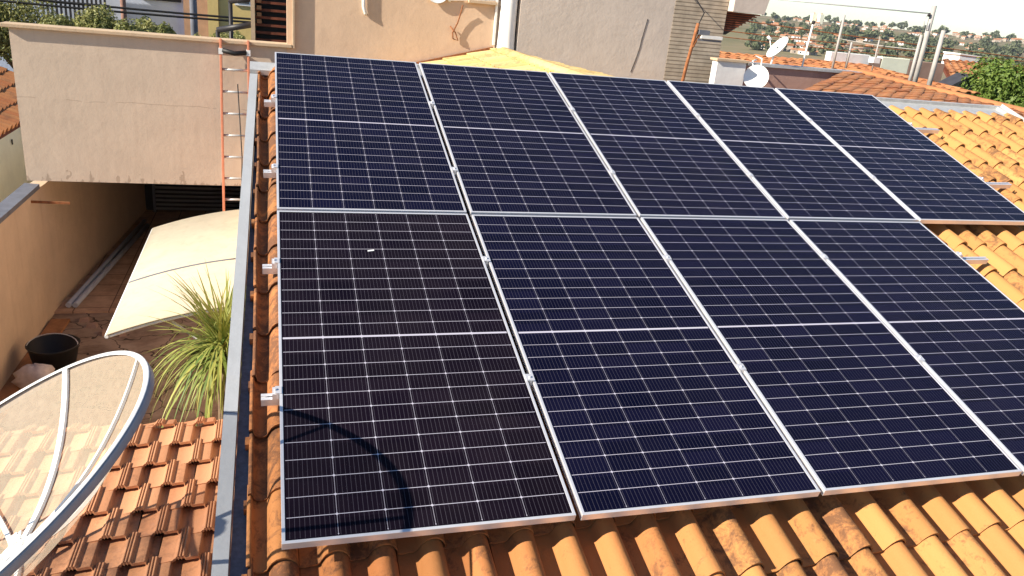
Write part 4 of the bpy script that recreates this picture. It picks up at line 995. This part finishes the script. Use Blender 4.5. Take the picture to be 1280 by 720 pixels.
def far_tree(h_, w_):
    t = thing('far_tree', 'small dark green tree on the far hillside', 'tree', (0, 0, 0), 'far trees on the hillside')
    cl = [(rng.uniform(-.5, .5) * w_, rng.uniform(-.5, .5) * w_, h_ * rng.uniform(.5, .85), w_ * rng.uniform(.28, .42)) for i in range(8)]
    mb = MB()
    for (x, y, z, rr) in cl:
        for i in range(34):
            d = Vector((rng.gauss(0, 1), rng.gauss(0, 1), rng.gauss(0, 1))).normalized(); p_ = Vector((x, y, z)) + d * rr * rng.random() ** .4
            nn = (d + Vector((rng.gauss(0, .5), rng.gauss(0, .5), .4))).normalized(); a = nn.cross(Vector((rng.gauss(0, 1), rng.gauss(0, 1), rng.gauss(0, 1)))).normalized(); b = nn.cross(a); s_ = w_ * .17
            mb.add([p_ - a * s_, p_ + b * s_, p_ + a * s_, p_ - b * s_], [(0, 1, 2, 3)], (rng.random(), .5, .5))
    mb.build('crown', 'leaf_far', t, local=True)
    mb = MB(); mb.tube([(0, 0, -1), (0, 0, h_ * .6)], w_ * .05, 6); mb.build('trunk', 'trunk', t, local=True); return t
TP = [far_tree(9, 9), far_tree(13, 8), far_tree(7, 10)]; tu = [False] * 3
def put_tree(az, D, k, s_=1):
    x, y, z = pol(az, D); o = TP[k] if not tu[k] else copy_tree(TP[k]); tu[k] = True
    o.location = (x, y, z); o.rotation_euler = (0, 0, rng.uniform(0, 6.28)); s_ *= rng.uniform(.7, 1.35); o.scale = (s_, s_, s_)
for i in range(105): put_tree(rng.uniform(36.5, 47.5), rng.uniform(900, 1700), rng.randrange(3), 1.15)
for i in range(60): put_tree(rng.uniform(32, 38), rng.uniform(900, 1750), rng.randrange(3), .9)
for i in range(85): put_tree(rng.uniform(32.5, 54), rng.uniform(2100, 2420), rng.randrange(3), 1.2)
for i in range(45): put_tree(rng.uniform(46, 54), rng.uniform(1100, 1900), rng.randrange(3), .8)
for az, D in ((35.7, 2100), (36.15, 2100)):
    x, y, z = pol(az, D); t = thing('far_tower_block', 'pale tower block on the skyline, %s of the pair' % ('left' if az < 36 else 'right'), 'building', (x, y, z), 'tower blocks on the skyline')
    mb = MB(); mb.box((x - 5, y - 5, z - 2), (x + 5, y + 5, z + 22)); mb.build('wall', 'wall_cream', t)
    mb = MB(); mb.box((x - 2, y - 2, z + 22.01), (x + 2, y + 2, z + 25)); mb.build('lift_house', 'wall_tan', t)

# ------------------------------------------------------------------ thin summer haze
mb = MB(); mb.box((-2800, -2800, -75), (2800, 2800, 42))
hz = mb.build('haze', 'galv'); hz['kind'] = 'stuff'; hz.display_type = 'WIRE'
hm = bpy.data.materials.new('haze'); hm.use_nodes = True; ht = hm.node_tree; ht.nodes.clear()
ho = ht.nodes.new('ShaderNodeOutputMaterial'); hv = ht.nodes.new('ShaderNodeVolumePrincipled')
hv.inputs['Density'].default_value = .00007; hv.inputs['Color'].default_value = (.80, .89, 1.0, 1); hv.inputs['Anisotropy'].default_value = .2
ht.links.new(hv.outputs[0], ho.inputs['Volume']); hz.data.materials.clear(); hz.data.materials.append(hm)
